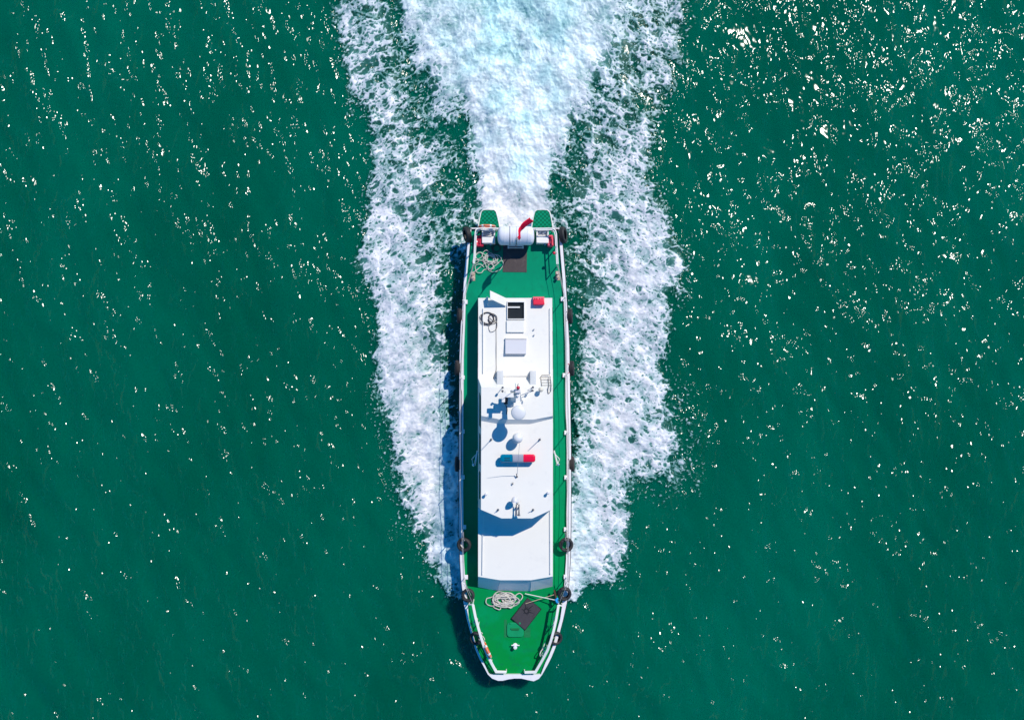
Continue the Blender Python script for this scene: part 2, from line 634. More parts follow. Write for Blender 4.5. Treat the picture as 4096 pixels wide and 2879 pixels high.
# ------------------------------------------------------------------ the foam of the wake
ROWS = {
    -760: [(560, 0), (1740, 0)],
    -560: [(580, 0), (680, .40), (830, .45), (870, .3), (900, .62), (1100, .8), (1400, .7), (1480, .4), (1640, .4), (1700, 0)],
    -330: [(620, 0), (700, .55), (830, .62), (870, .3), (900, .95), (1000, 1.0), (1100, 1.05), (1250, 1.0), (1400, 1.0), (1480, .6), (1620, .6), (1680, 0)],
    -60: [(700, 0), (745, .55), (840, .66), (870, .45), (895, 1.0), (1000, 1.0), (1100, 1.1), (1250, 1.1), (1400, 1.0), (1450, .66), (1540, .6), (1580, 0)],
    0: [(735, 0), (765, .55), (840, .70), (880, .42), (905, 1.0), (1000, .98), (1030, .88), (1060, 1.1), (1250, 1.1), (1370, 1.0), (1420, .66), (1520, .62), (1565, 0)],
    60: [(738, 0), (770, .60), (855, .66), (895, .30), (915, 1.0), (990, .98), (1030, .84), (1050, 1.1), (1300, 1.1), (1380, .98), (1410, .60), (1510, .58), (1560, 0)],
    120: [(742, 0), (790, .62), (870, .60), (920, .25), (942, 1.0), (1000, .98), (1035, .84), (1060, 1.1), (1300, 1.1), (1345, 1.0), (1375, .55), (1480, .58), (1535, .45), (1550, 0)],
    200: [(765, 0), (800, .66), (870, .60), (950, .28), (985, .9), (1010, 1.0), (1040, .84), (1060, 1.1), (1290, 1.15), (1318, 1.0), (1335, .46), (1440, .58), (1490, .42), (1515, 0)],
    300: [(810, 0), (840, .58), (900, .66), (960, .48), (1045, .20), (1062, 1.0), (1080, 1.2), (1240, 1.2), (1262, 1.0), (1278, .36), (1380, .62), (1450, .58), (1500, 0)],
    400: [(820, 0), (850, .72), (930, .70), (980, .50), (1068, .30), (1088, 1.2), (1225, 1.2), (1240, .42), (1300, .54), (1370, .72), (1440, .66), (1480, 0)],
    500: [(795, 0), (830, .74), (900, .82), (950, .62), (1000, .38), (1050, .50), (1080, .6), (1098, 1.1), (1225, 1.1), (1245, .52), (1300, .50), (1350, .68), (1420, .90), (1480, .72), (1520, 0)],
    600: [(788, 0), (820, .8), (900, .84), (950, .62), (1000, .38), (1040, .3), (1270, .3), (1310, .46), (1380, .78), (1470, .88), (1520, .72), (1560, 0)],
    700: [(830, 0), (860, .82), (930, .84), (980, .5), (1015, .24), (1280, .24), (1310, .46), (1370, .84), (1450, .84), (1490, .6), (1510, 0)],
    800: [(825, 0), (855, .88), (930, .95), (985, .62), (1015, .18), (1280, .2), (1320, .6), (1400, .84), (1470, .78), (1510, 0)],
    900: [(810, 0), (840, .26), (858, .34), (880, .82), (950, .98), (1000, .75), (1025, .15), (1280, .18), (1320, .52), (1380, .88), (1460, .84), (1505, .30), (1550, .22), (1570, 0)],
    1000: [(828, 0), (858, .28), (876, .36), (895, .80), (950, 1.0), (1010, .85), (1035, .6), (1280, .2), (1300, .62), (1380, 1.0), (1490, .82), (1525, .34), (1575, .26), (1598, 0)],
    1080: [(845, 0), (872, .28), (892, .36), (910, .7), (950, .95), (1000, 1.0), (1035, .85), (1280, .55), (1310, .95), (1380, .84), (1400, .42), (1480, .28), (1565, .25), (1585, 0)],
    1150: [(868, 0), (898, .28), (920, .36), (940, .72), (980, 1.0), (1040, .9), (1280, .85), (1330, 1.0), (1390, .78), (1430, 0)],
    1220: [(905, 0), (930, .26), (945, .34), (962, .80), (990, 1.0), (1040, .9), (1280, 1.0), (1360, .95), (1400, .62), (1430, 0)],
    1290: [(940, 0), (965, .28), (980, .36), (996, .84), (1040, .9), (1280, 1.0), (1340, .84), (1395, .42), (1410, 0)],
    1330: [(990, 0), (1005, .6), (1040, .8), (1280, .9), (1300, 0)],
    1362: [(990, 0), (1300, 0)],
}
kw = (CAMH + DZ) / CAMH


def to_disp(x, y):
    return (x / kw * 100 + 2048) / 1.784, (1439.5 - y / kw * 100) / 1.784


st = 0.026
fx = np.arange(-9.6, 10.6, st)
fy = np.arange(-10.0, 27.5, st)
X, Y = np.meshgrid(fx, fy)
wx = X + 0.34 * fbm(X / 1.5, Y / 1.5, 5, 0.6) + 0.12 * fbm(X / 0.3 + 5, Y / 0.3, 2)
wy = Y + 0.5 * fbm(X / 1.5 + 50, Y / 1.5 + 20, 4) + 0.10 * fbm(X / 0.3 + 25, Y / 0.3, 2)
dx_, dy_ = to_disp(wx, wy)
xs = np.arange(560, 1760, 4.0)
ky = sorted(ROWS)
T = np.array([np.interp(xs, [p[0] for p in ROWS[k]], [p[1] for p in ROWS[k]], left=0, right=0) for k in ky])
# resample the rows on a regular y axis
ys = np.arange(-760, 1370, 4.0)
TT = np.array([[0.0]])
TT = np.stack([np.interp(ys, ky, T[:, i]) for i in range(len(xs))], 1)
ui = np.clip((dx_ - xs[0]) / 4.0, 0, len(xs) - 1.001)
vi = np.clip((dy_ - ys[0]) / 4.0, 0, len(ys) - 1.001)
i0, j0 = ui.astype(int), vi.astype(int)
a, b2 = ui - i0, vi - j0
D = (TT[j0, i0] * (1 - a) * (1 - b2) + TT[j0, i0 + 1] * a * (1 - b2) + TT[j0 + 1, i0] * (1 - a) * b2 + TT[j0 + 1, i0 + 1] * a * b2)
D = np.where((dy_ > ys[-1]), 0, D)
# the foam sheet is torn by holes of several sizes, drawn out along the flow away from the hull
def cells(x, y):
    ix = np.floor(x).astype(np.int64)
    iy = np.floor(y).astype(np.int64)
    f1 = np.full(x.shape, 9.0)
    rr = np.zeros(x.shape)
    for dx in (-1, 0, 1):
        for dy in (-1, 0, 1):
            h = hsh(ix + dx, iy + dy)
            d = np.hypot(ix + dx + JX[h] - x, iy + dy + JY[h] - y)
            near = d < f1
            rr = np.where(near, JX[(h * 7 + 13) & 4095], rr)
            f1 = np.where(near, d, f1)
    return f1, rr


cx = X + 0.20 * fbm(X / 0.8 + 9, Y / 0.8, 3) + 0.05 * fbm(X / 0.16 + 19, Y / 0.16, 2)
cy = Y + 0.20 * fbm(X / 0.8, Y / 0.8 + 70, 3) + 0.05 * fbm(X / 0.16, Y / 0.16 + 70, 2)
sd_ = np.where(cx < 0.1, -1.0, 1.0)
xr = np.abs(cx - 0.1)
A_ = xr * 0.88 - cy * 0.47 + 55 * sd_
B_ = xr * 0.47 + cy * 0.88
n1 = fbm(X / 1.5 + 3, Y / 1.5, 5, 0.62)
n2 = fbm(A_ / 0.75, B_ / 0.40 + 8, 4, 0.62)
n3 = fbm(cx / 0.11, cy / 0.11 + 8, 2, 0.6)
n4 = fbm(A_ / 0.30 + 31, B_ / 0.17 + 5, 3, 0.65)
t = D + 0.34 * n1 + 0.16 * n2
t = t + (0.05 + 0.13 * sstep(480, 640, dy_)) * sstep(0.35, 0.7, D)
openn = np.clip(1.16 - t, 0, 1)
var = 0.5 + 0.9 * fbm(X / 1.9 + 14, Y / 1.9 + 61, 3)            # where big holes open and where froth is fine
keep_ = np.ones_like(X)
rim = np.zeros_like(X)
for (sa, sb, off, amp, bigw) in ((0.78, 0.46, 0, 1.25, 1), (0.36, 0.22, 37, 1.2, 1), (0.17, 0.11, 71, 1.0, 0)):
    f1, rr = cells(A_ / sa + off, B_ / sb + off)
    rad = amp * openn ** 0.8 * (0.10 + 0.95 * rr) * (np.clip(var * 1.3, 0, 1.2) if bigw else np.clip(1.25 - 0.5 * var, 0.4, 1.2))
    rad = np.minimum(rad, 0.66)
    hole = 1 - sstep(rad * 0.72, rad * 1.02 + 0.02, f1)
    keep_ *= 1 - hole * (0.90 if bigw else 0.66)
    rim = np.maximum(rim, np.exp(-((f1 - rad * 1.06) / 0.06) ** 2) * sstep(0.12, 0.3, rad))
body = sstep(0.16, 0.66, t + 0.30 * n4)
cloud = sstep(0.75, 1.15, D + 0.25 * n1)
tone = 0.60 + 0.22 * cloud + 0.48 * n2 + 0.30 * n4 + 0.34 * n1
f = body * keep_ * np.clip(tone, 0.25, 1.0) + 0.18 * rim * body
fil = 1 - np.minimum(1, np.abs(perlin(cx / 1.1 + 60, cy / 1.3)) * 7)
f = f + 0.35 * fil ** 2 * sstep(0.3, 0.6, t) * (1 - cloud)
f = np.clip(f, 0, 1)
speck = sstep(0.22, 0.40, n3 * 0.8 + 0.25 * n4) * sstep(0.02, 0.22, D + 0.25 * n1) * 0.62
f = np.maximum(f, speck)
veil = (0.20 + 0.12 * n1) * sstep(0.30, 0.85, t)
f = np.clip(np.maximum(f, veil), 0, 1) * sstep(0.0, 0.05, D)
# aerated turquoise water in the propeller wash
dxn, dyn = to_disp(X, Y)
jet = np.exp(-((dx_ + 0.6 * (dx_ - dxn) - 1158) / (58 + 190 * sstep(500, -60, dyn))) ** 4) * sstep(480, 400, dyn)
tint = np.exp(-((dx_ + 1.2 * (dx_ - dxn) - 1158) / (60 + 200 * sstep(480, -60, dyn))) ** 2) * sstep(480, 380, dyn)
aer = tint * (0.48 + 0.42 * sstep(330, 40, dyn) + 0.9 * fbm(X / 1.2 + 90, Y / 1.2, 4))
aer = aer + np.exp(-((dxn - 1010) / 30) ** 2) * sstep(760, 900, dyn) * 0.5 + np.exp(-((dxn - 1305) / 28) ** 2) * sstep(960, 1060, dyn) * 0.35
aer = np.clip(aer, 0, 1)
hol = sstep(0.05, 0.45, fbm(X / 1.1 + 44, Y / 1.1 + 3, 4)) * aer * sstep(260, 20, dyn)
def ridge(x, y, o, p=2.0):
    tot, amp, acc = 0.0, 1.0, np.zeros_like(x)
    for k in range(o):
        acc += amp * (1 - np.minimum(1, np.abs(perlin(x + 13.7 * k, y + 4.1 * k)) * 1.3)) ** p
        tot += amp
        amp *= 0.62
        x, y = x * 1.9, y * 1.9
    return acc / tot


jx = X + 0.35 * fbm(X / 0.9 + 3, Y / 0.9 + 30, 4)
jy = Y + 0.35 * fbm(X / 0.9 + 23, Y / 0.9, 4)
jr = ridge(jx / 0.75, jy / 1.15, 5)
f = np.maximum(f, jet * np.clip(0.64 + 0.38 * n1 + 0.75 * (jr - 0.35) + 0.16 * n4 + 0.10 * n3, 0, 1) * sstep(0.6, 0.9, D))
f = np.clip(f * (1 - 0.35 * hol), 0, 1)
hgt = 0.02 + 0.035 * f + 0.13 * np.clip(D, 0, 1.1) * (0.5 + fbm(X / 0.95 + 7, Y / 0.95, 4, 0.5)) + 0.008 * n3 * f + 0.02 * n2 * f
# the bow wave stands against the forward part of the hull
hull_d = np.maximum(0, np.abs(dxn - 1156) - 123) * 0.0178
hgt = hgt + 0.30 * np.exp(-(hull_d / 0.75) ** 2) * sstep(840, 1000, dyn) * sstep(1362, 1290, dyn) * (0.8 + 0.5 * n1)
hgt = hgt + jet * 0.07 * (jr - 0.3)
Z = swell(X, Y) + hgt
foam = grid_mesh('wake_foam', X, Y, Z, keep=f > 0.03, attrs={'foam': f, 'air': aer})
tag(foam, kind='stuff', label='white foam of the wake spreading from the hull and churned behind the stern', cat='foam')
m = bpy.data.materials.new('foam_froth')
m.use_nodes = True
n = m.node_tree.nodes
l = m.node_tree.links
b = n['Principled BSDF']
b.inputs['Roughness'].default_value = 0.5
b.inputs['Specular IOR Level'].default_value = 0.35
tc = n.new('ShaderNodeTexCoord')
at = n.new('ShaderNodeAttribute')
at.attribute_name = 'foam'
aa = n.new('ShaderNodeAttribute')
aa.attribute_name = 'air'
rampn = n.new('ShaderNodeValToRGB')
cr = rampn.color_ramp
cr.elements[0].position = 0.0
cr.elements[0].color = (0.01, 0.13, 0.095, 1)
cr.elements[1].position = 1.0
cr.elements[1].color = (0.90, 0.88, 0.87, 1)
for p_, c_ in ((0.22, (0.05, 0.21, 0.175, 1)), (0.45, (0.30, 0.42, 0.43, 1)), (0.70, (0.60, 0.62, 0.65, 1)), (0.88, (0.76, 0.75, 0.77, 1))):
    e = cr.elements.new(p_)
    e.color = c_
l.new(at.outputs['Fac'], rampn.inputs[0])
mx = n.new('ShaderNodeMix')
mx.data_type = 'RGBA'
mx.blend_type = 'MULTIPLY'
mx.inputs[7].default_value = (0.62, 0.97, 0.94, 1)
l.new(aa.outputs['Fac'], mx.inputs[0])
l.new(rampn.outputs[0], mx.inputs[6])
l.new(mx.outputs[2], b.inputs['Base Color'])
l.new(mapr(at.outputs['Fac'], 0.02, 0.30, 0.0, 1.0, 'SMOOTHSTEP'), b.inputs['Alpha'])
foam.data.materials.append(m)

# ------------------------------------------------------------------ the boat
boat = thing('patrol_boat', P(2060, 1800, 0) - Vector((0, 0, DZ)), 'green and white patrol boat with red and blue light bar under way', 'boat')
BO = boat


def part(mb, name, m, parent=None, **k):
    return mb.build(name, m, parent or BO, **k)


GZ = 0.10
left = [(1882, 911), (1869, 968), (1855, 1120), (1852, 1189), (1843, 1300), (1838, 1427), (1837, 1645), (1836, 1800), (1836, 1965), (1837, 2110), (1839, 2238), (1844, 2319), (1854, 2411), (1867, 2475), (1883, 2534), (1901, 2596), (1917, 2633), (1934, 2665), (1951, 2697), (1968, 2713), (1992, 2722)]
right = [(2135, 2724), (2156, 2714), (2169, 2697), (2192, 2656), (2207, 2626), (2222, 2589), (2239, 2529), (2253, 2475), (2267, 2411), (2275, 2331), (2281, 2238), (2283, 2110), (2284, 1965), (2284, 1800), (2281, 1645), (2279, 1500), (2277, 1381), (2266, 1189), (2262, 1120), (2250, 977), (2238, 911)]
bowmid = [(2010, 2722), (2035, 2716), (2058, 2713), (2085, 2713), (2110, 2719)]
raw = left + bowmid + right
outline = [P(x, y, GZ) for x, y in raw]
npts = len(outline)
# hull: rings from the keel up to the sheer
cxm = P(2060, 1800).x


def ring(k_in, z, bowpull):
    out = []
    for p in outline:
        yy = p.y
        fr = max(0, (-8.0 - yy) / 5.0)
        out.append(Vector((cxm + (p.x - cxm) * (1 - k_in * (1 + 0.8 * min(fr, 1))), yy + bowpull * min(fr, 1.0), z)))
    return out


hb = MB()
hb.loft([ring(0.16, DZ - 0.82, 1.1), ring(0.09, DZ - 0.45, 0.7), ring(0.02, DZ - 0.12, 0.25), ring(0.0, DZ + 0.02, 0.0)], cap=False)
hull = part(hb, 'hull', 'hull')
lb = MB()
lb.loft([ring(0.62, DZ - 1.75, 2.2), ring(0.30, DZ - 1.45, 1.7), ring(0.16, DZ - 0.82, 1.1)], cap=True)
part(lb, 'hull_bottom', 'bottom')
rs = MB()
o1 = [v + Vector((0, 0, -0.10 - GZ + 0.02)) for v in outline]
o2 = inset(outline, -0.035)
o2a = [Vector((v.x, v.y, DZ - 0.14)) for v in o2]
o2b = [Vector((v.x, v.y, DZ - 0.04)) for v in o2]
i2a = [Vector((v.x, v.y, DZ - 0.14)) for v in inset(outline, 0.02)]
i2b = [Vector((v.x, v.y, DZ - 0.04)) for v in inset(outline, 0.02)]
rs.loft([i2a, o2a, o2b, i2b], cap=False)
part(rs, 'rubbing_strake', 'black')
# deck sheet
dk = MB()
din = inset(outline, 0.06)
dk.add([Vector((v.x, v.y, DZ)) for v in din], [tuple(range(npts))])
dk.f = [tuple(reversed(dk.f[0]))] if True else dk.f
dm = part(dk, 'deck', 'deck', smooth=False)
# gunwale capping, wider at the bow end
wid = []
for (x, y) in raw:
    if y > 2690:
        wid.append(0.20)
    elif y > 2411:
        wid.append(0.075 if x < 2060 else 0.12)
    elif y < 930:
        wid.append(0.045)
    elif y < 1200:
        wid.append(0.11)
    else:
        wid.append(0.165)
inn = inset(outline, wid)
for i, (x, y) in enumerate(raw):
    if y > 2690:
        q_ = P(min(max(x, 1956), 2163), 2692.5, 0)
        inn[i] = Vector((q_.x, q_.y, inn[i].z))
gw = MB()
bot_o = [Vector((v.x, v.y, DZ + 0.02)) for v in outline]
bot_i = [Vector((v.x, v.y, DZ - 0.01)) for v in inn]
top_o = [Vector((v.x, v.y, DZ + GZ)) for v in inset(outline, 0.012)]
top_i = [Vector((v.x, v.y, DZ + GZ)) for v in inn]
gw.loft([bot_o, [Vector((v.x, v.y, DZ + GZ - 0.015)) for v in outline], top_o, top_i, bot_i], cap=False)
part(gw, 'gunwale', 'cap')

# stern platforms
for pts in ([(488, 400), (500, 300), (522, 190), (540, 115), (575, 86), (640, 80), (765, 86), (800, 118), (825, 210), (845, 300), (862, 400)],
            [(1412, 400), (1425, 300), (1447, 190), (1468, 115), (1505, 84), (1600, 80), (1685, 86), (1727, 125), (1750, 210), (1768, 300), (1780, 400)]):
    mb = MB()
    top = [Q(1, u, v, -0.15) for u, v in pts]
    mb.loft([[p - Vector((0, 0, 0.10)) for p in top], top])
    pl = part(mb, 'swim_platform', 'deckgrid', smooth=False)
    e_ = MB()
    e_.tube([p + Vector((0, 0, 0.0)) for p in top], 0.022, 8)
    e_.build('platform_rim', 'white', pl)

# ------------------------------------------------------------------ cabin
LZ = 0.80            # lower roof
WZ = 2.05            # wheelhouse roof
low_top = [Q(2, 490, 180, LZ), Q(2, 1770, 180, LZ), Q(3, 1782, 200, LZ), Q(5, 1782, 885, LZ), Q(5, 1405, 950, LZ), Q(5, 870, 950, LZ), Q(5, 488, 888, LZ), Q(3, 486, 200, LZ)]
low_bot = [Q(2, 484, 186, 0), Q(2, 1774, 186, 0), Q(3, 1785, 200, 0), Q(5, 1780, 1058, 0), Q(5, 1398, 1140, 0), Q(5, 828, 1135, 0), Q(5, 484, 1070, 0), Q(3, 482, 200, 0)]
for p in low_bot:
    p.z = DZ + 0.003
cb = MB()
lt = [Vector((p.x, p.y, p.z - 0.04)) for p in low_top]
cb.loft([low_bot, lt])
cabin = part(cb, 'cabin', 'white', smooth=False)
# roof panel of the lower cabin, with the hatch opening cut through: built as four strips round the hole
rf = MB()
hx0, hx1 = Q(2, 1000, 0, LZ).x, Q(2, 1282, 0, LZ).x
hy1, hy0 = Q(2, 0, 258, LZ).y, Q(2, 0, 540, LZ).y
zt, zb = DZ + LZ, DZ + LZ - 0.045
xl, xr = low_top[0].x, low_top[1].x
yt = low_top[0].y


def strip(x0, y0, x1, y1, o_=rf):
    o_.loft([[Vector((x0, y0, zb)), Vector((x1, y0, zb)), Vector((x1, y1, zb)), Vector((x0, y1, zb))], [Vector((x0, y0, zt)), Vector((x1, y0, zt)), Vector((x1, y1, zt)), Vector((x0, y1, zt))]])


strip(xl, hy0, hx0, yt)
strip(hx1, hy0, xr, yt)
strip(hx0, hy1, hx1, yt)
rest = [Vector((xl, hy0, zt)), Vector((xr, hy0, zt))] + low_top[2:]
rest = [rest[0]] + list(reversed(rest[1:])) if False else rest
rf.loft([[Vector((p.x, p.y, zb)) for p in rest], rest])
roof = part(rf, 'cabin_roof', 'roof', smooth=False)
# dark plate just under the opening, its colour standing for the unlit well
hw = MB()
hw.box(((hx0 + hx1) / 2, (hy0 + hy1) / 2, DZ + LZ - 0.038), (hx1 - hx0 - 0.004, hy1 - hy0 - 0.004, 0.012))
part(hw, 'hatch_shade_plate', 'dark', smooth=False)
fr = MB()
for (x0, y0, x1, y1) in ((hx0 - 0.03, hy0 - 0.035, hx1 + 0.03, hy0), (hx0 - 0.03, hy1, hx1 + 0.03, hy1 + 0.05), (hx0 - 0.03, hy0, hx0, hy1), (hx1, hy0, hx1 + 0.03, hy1)):
    fr.box(((x0 + x1) / 2, (y0 + y1) / 2, zt + 0.03), (x1 - x0 - 0.002, y1 - y0 - 0.002, 0.07))
hf = part(fr, 'hatch_frame', 'white', bevel=0.005)
st_ = MB()
a_, b_ = Q(2, 1000, 342, LZ), Q(2, 1212, 342, LZ)
st_.box(((a_.x + b_.x) / 2, a_.y, zt + 0.01), (b_.x - a_.x, 0.055, 0.02))
st_.build('ladder_step', 'white', hf, bevel=0.005)
# open hatch lid and its prop
lid = MB()
c0, c1, c2, c3 = Q(2, 985, 188, LZ + 0.06), Q(2, 975, 325, LZ + 0.06), Q(2, 697, 198, LZ + 0.42), Q(2, 695, 52, LZ + 0.48)
nrm = (c1 - c0).cross(c3 - c0).normalized() * 0.03
lid.loft([[c0, c1, c2, c3], [c0 + nrm, c1 + nrm, c2 + nrm, c3 + nrm]])
part(lid, 'hatch_lid', 'roof', bevel=0.006)
pr = MB()
pr.box(Q(2, 648, 225, LZ + 0.09), (0.065, 0.28, 0.16))
part(pr, 'hatch_support', 'white', bevel=0.01)
# sliding cover and skylight box, the dimmer light on its top put into its grey
sc_ = MB()
sc_.slab([Q(2, 980, 775, LZ + 0.07), Q(2, 1285, 775, LZ + 0.07), Q(2, 1285, 572, LZ + 0.07), Q(2, 980, 572, LZ + 0.07)], 0.075)
part(sc_, 'sliding_cover', 'roof', bevel=0.008)
sk = MB()
top = [Q(2, 957, 1150, LZ + 0.15), Q(2, 1322, 1150, LZ + 0.15), Q(2, 1330, 895, LZ + 0.08), Q(2, 957, 895, LZ + 0.08)]
sk.loft([[Vector((p.x, p.y, zt + 0.002)) for p in top], top])
skl = part(sk, 'skylight_box', 'grey', bevel=0.01)
s2 = MB()
s2.slab([Q(2, 955, 893, LZ + 0.11), Q(2, 1330, 893, LZ + 0.11), Q(2, 1325, 868, LZ + 0.11), Q(2, 960, 868, LZ + 0.11)], 0.105)
s2.build('skylight_hinge', 'white', skl, bevel=0.01)
# cleats on the roof
for u, v in ((1455, 725), (1458, 822)):
    k_ = MB()
    p = Q(2, u, v, LZ)
    k_.lathe(p, [(0.035, 0), (0.035, 0.01), (0.012, 0.02), (0.012, 0.05), (0.03, 0.06), (0.03, 0.075)], 12)
    part(k_, 'roof_fitting', 'vent')


def rail(pts, z, r=0.013, base=None, name='handrail', every=1.2, foot=0.055):
    q = [Vector((p.x, p.y, p.z)) for p in pts]
    mb = MB()
    mb.tube(q, r, 8)
    # feet
    L = (q[-1] - q[0]).length
    nfeet = max(2, int(L / every) + 1)
    for i in range(nfeet):
        t_ = i / (nfeet - 1)
        c = q[0].lerp(q[-1], t_)
        mb.tube([c, c - Vector((0, 0, foot))], r, 8)
    return part(mb, name, 'white')


rail([Q(2, 575, 362, LZ + 0.06), Q(2, 575, 1478, LZ + 0.06)], LZ)
rail([Q(2, 1733, 362, LZ + 0.06), Q(2, 1738, 1478, LZ + 0.06)], LZ)
rail([Q(4, 572, 1240, LZ + 0.06), Q(5, 562, 855, LZ + 0.06)], LZ)
rail([Q(4, 1737, 1128, LZ + 0.06), Q(5, 1740, 845, LZ + 0.06)], LZ)

# wheelhouse: rear block a little higher than the fore roof
wb = [Q(3, 492, 235, LZ), Q(3, 1779, 235, LZ), Q(4, 1779, 1090, LZ), Q(4, 1420, 1225, LZ), Q(4, 880, 1225, LZ), Q(4, 489, 1080, LZ)]
wt = [Q(3, 541, 382, WZ), Q(3, 1782, 382, WZ), Q(4, 1784, 1108, WZ), Q(4, 1430, 1270, WZ), Q(4, 890, 1270, WZ), Q(4, 533, 1118, WZ)]
whm = MB()
for p in wb:
    p.z = DZ + LZ + 0.003
whm.loft([wb, [Vector((p.x, p.y, p.z - 0.05)) for p in wt]])
wheel = part(whm, 'wheelhouse', 'white', smooth=False)
wr = MB()
wr.loft([[Vector((p.x, p.y, p.z - 0.048)) for p in wt], [Vector((p.x, p.y, p.z)) for p in wt]])
part(wr, 'wheelhouse_roof', 'roof', bevel=0.012)
UZ = WZ + 0.18
ut = [Q(3, 541, 384, UZ), Q(3, 1782, 384, UZ), Q(3, 1780, 880, UZ), Q(3, 1450, 943, UZ), Q(3, 860, 938, UZ), Q(3, 543, 878, UZ)]
ub = [Q(3, 543, 384, WZ), Q(3, 1780, 384, WZ), Q(3, 1780, 925, WZ), Q(3, 1382, 1020, WZ), Q(3, 862, 1022, WZ), Q(3, 541, 965, WZ)]
for p in ub:
    p.z += 0.003
ur = MB()
ur.loft([ub, ut])
part(ur, 'upper_roof', 'roof', smooth=False)


def pane(a, b_, z0f, z1f, lo, hi, parent, k=0.012, shr=(0.1, 0.9), frame=True):
    """window let into a sloping wall between bottom edge lo=(p,q) and top edge hi=(p,q)"""
    def pt(s, t_):
        bt = lo[0].lerp(lo[1], s)
        tp = hi[0].lerp(hi[1], s)
        return bt.lerp(tp, t_)
    A, B_, C_, D_ = pt(a, z0f), pt(b_, z0f), pt(b_, z1f), pt(a, z1f)
    nn = (B_ - A).cross(D_ - A).normalized()
    mid = (lo[0] + lo[1]) / 2
    if nn.dot(Vector((mid.x - (cxm + 0.05), (mid.y - (-3.5)) * 0.3, 0))) < 0:
        nn = -nn
    fr_ = MB()
    fr_.loft([[x - nn * 0.01 for x in (A, B_, C_, D_)], [x + nn * 0.015 for x in (A, B_, C_, D_)]])
    w_ = part(fr_, 'window', 'dgrey', parent, smooth=False)
    cen = (A + B_ + C_ + D_) / 4
    g = MB()
    g.loft([[cen + (x - cen) * 0.9 + nn * 0.012 for x in (A, B_, C_, D_)], [cen + (x - cen) * 0.9 + nn * 0.022 for x in (A, B_, C_, D_)]])
    return w_


wtd = [Vector((p.x, p.y, p.z - 0.05)) for p in wt]


def windows(lo, hi, spans, z0, z1):
    for a, b_ in spans:
        mb = MB()
        def pt(s, t_):
            return lo[0].lerp(lo[1], s).lerp(hi[0].lerp(hi[1], s), t_)
        A, B_, C_, D_ = pt(a, z0), pt(b_, z0), pt(b_, z1), pt(a, z1)
        nn = (B_ - A).cross(D_ - A).normalized()
        mid = (A + C_) / 2
        if nn.dot(Vector((mid.x - (cxm + 0.05), (mid.y + 3.8) * 0.35, 0))) < 0:
            nn = -nn
        mb.loft([[x - nn * 0.01 for x in (A, B_, C_, D_)], [x + nn * 0.014 for x in (A, B_, C_, D_)]])
        part(mb, 'window', 'glass', smooth=False)


sp3 = [(0.08, 0.30), (0.36, 0.60), (0.66, 0.92)]
windows((wb[5], wb[0]), (wtd[5], wtd[0]), sp3, 0.45, 0.88)
windows((wb[1], wb[2]), (wtd[1], wtd[2]), sp3, 0.45, 0.88)
windows((wb[3], wb[4]), (wtd[3], wtd[4]), [(0.05, 0.46), (0.54, 0.95)], 0.35, 0.88)
windows((wb[2], wb[3]), (wtd[2], wtd[3]), [(0.12, 0.88)], 0.35, 0.88)
windows((wb[4], wb[5]), (wtd[4], wtd[5]), [(0.12, 0.88)], 0.35, 0.88)
for lo, hi in (((low_bot[7], low_bot[0]), (lt[7], lt[0])), ((low_bot[1], low_bot[2]), (lt[1], lt[2]))):
    windows(lo, hi, [(0.12, 0.3), (0.42, 0.6), (0.72, 0.9)], 0.35, 0.75)
# joints of the raked front panel
for i, j in ((4, 4), (5, 5)):
    s_ = MB()
    s_.tube([low_bot[i] + Vector((0, 0, 0.02)), lt[j]], 0.008, 6)
    part(s_, 'front_seam', 'vent')

# air intakes behind the wheelhouse
for u0, u1 in ((808, 930), (1382, 1495)):
    mb = MB()
    zA = LZ + 0.02
    A = [Q(3, u0, 100, zA), Q(3, u1, 100, zA), Q(3, u1, 382, zA), Q(3, u0, 382, zA)]
    top = [Q(3, u0 + 4, 104, LZ + 0.14), Q(3, u1 - 4, 104, LZ + 0.14), Q(3, u1 - 2, 380, LZ + 0.98), Q(3, u0 + 2, 380, LZ + 0.98)]
    mb.loft([[Vector((p.x, p.y, DZ + LZ + 0.002)) for p in A], top])
    v_ = part(mb, 'air_intake', 'vent', bevel=0.02)
s_ = MB()
s_.tube([Q(3, 935, 185, LZ + 0.05), Q(3, 1378, 185, LZ + 0.05)], 0.012, 8)
part(s_, 'crossbar', 'vent')

# light bar
LB = WZ + 0.16
mb = MB()


def capsule(x0, x1, l_end, r_end, v0, v1, z0, z1):
    """a rounded bar segment along x"""
    yc = (Q(4, 0, v0, z1).y + Q(4, 0, v1, z1).y) / 2
    hw_ = abs(Q(4, 0, v0, z1).y - Q(4, 0, v1, z1).y) / 2
    X0, X1 = Q(4, x0, 0, z1).x, Q(4, x1, 0, z1).x
    zc, hh = DZ + (z0 + z1) / 2, (z1 - z0) / 2
    prof = []
    N = 20
    stations = [(X0, 0.62 if l_end else 1), (X0 + 0.03, 0.88 if l_end else 1), (X0 + 0.07, 1), (X1 - 0.07, 1), (X1 - 0.03, 0.88 if r_end else 1), (X1, 0.62 if r_end else 1)]
    rings = []
    for x, k in stations:
        r_ = []
        for i in range(N):
            a = 2 * math.pi * i / N
            c, s__ = math.cos(a), math.sin(a)
            r_.append(Vector((x, yc + hw_ * k * math.copysign(abs(c) ** 0.6, c), zc + hh * math.copysign(abs(s__) ** 0.6, s__) * (0.7 + 0.3 * k))))
        rings.append(r_)
    return rings


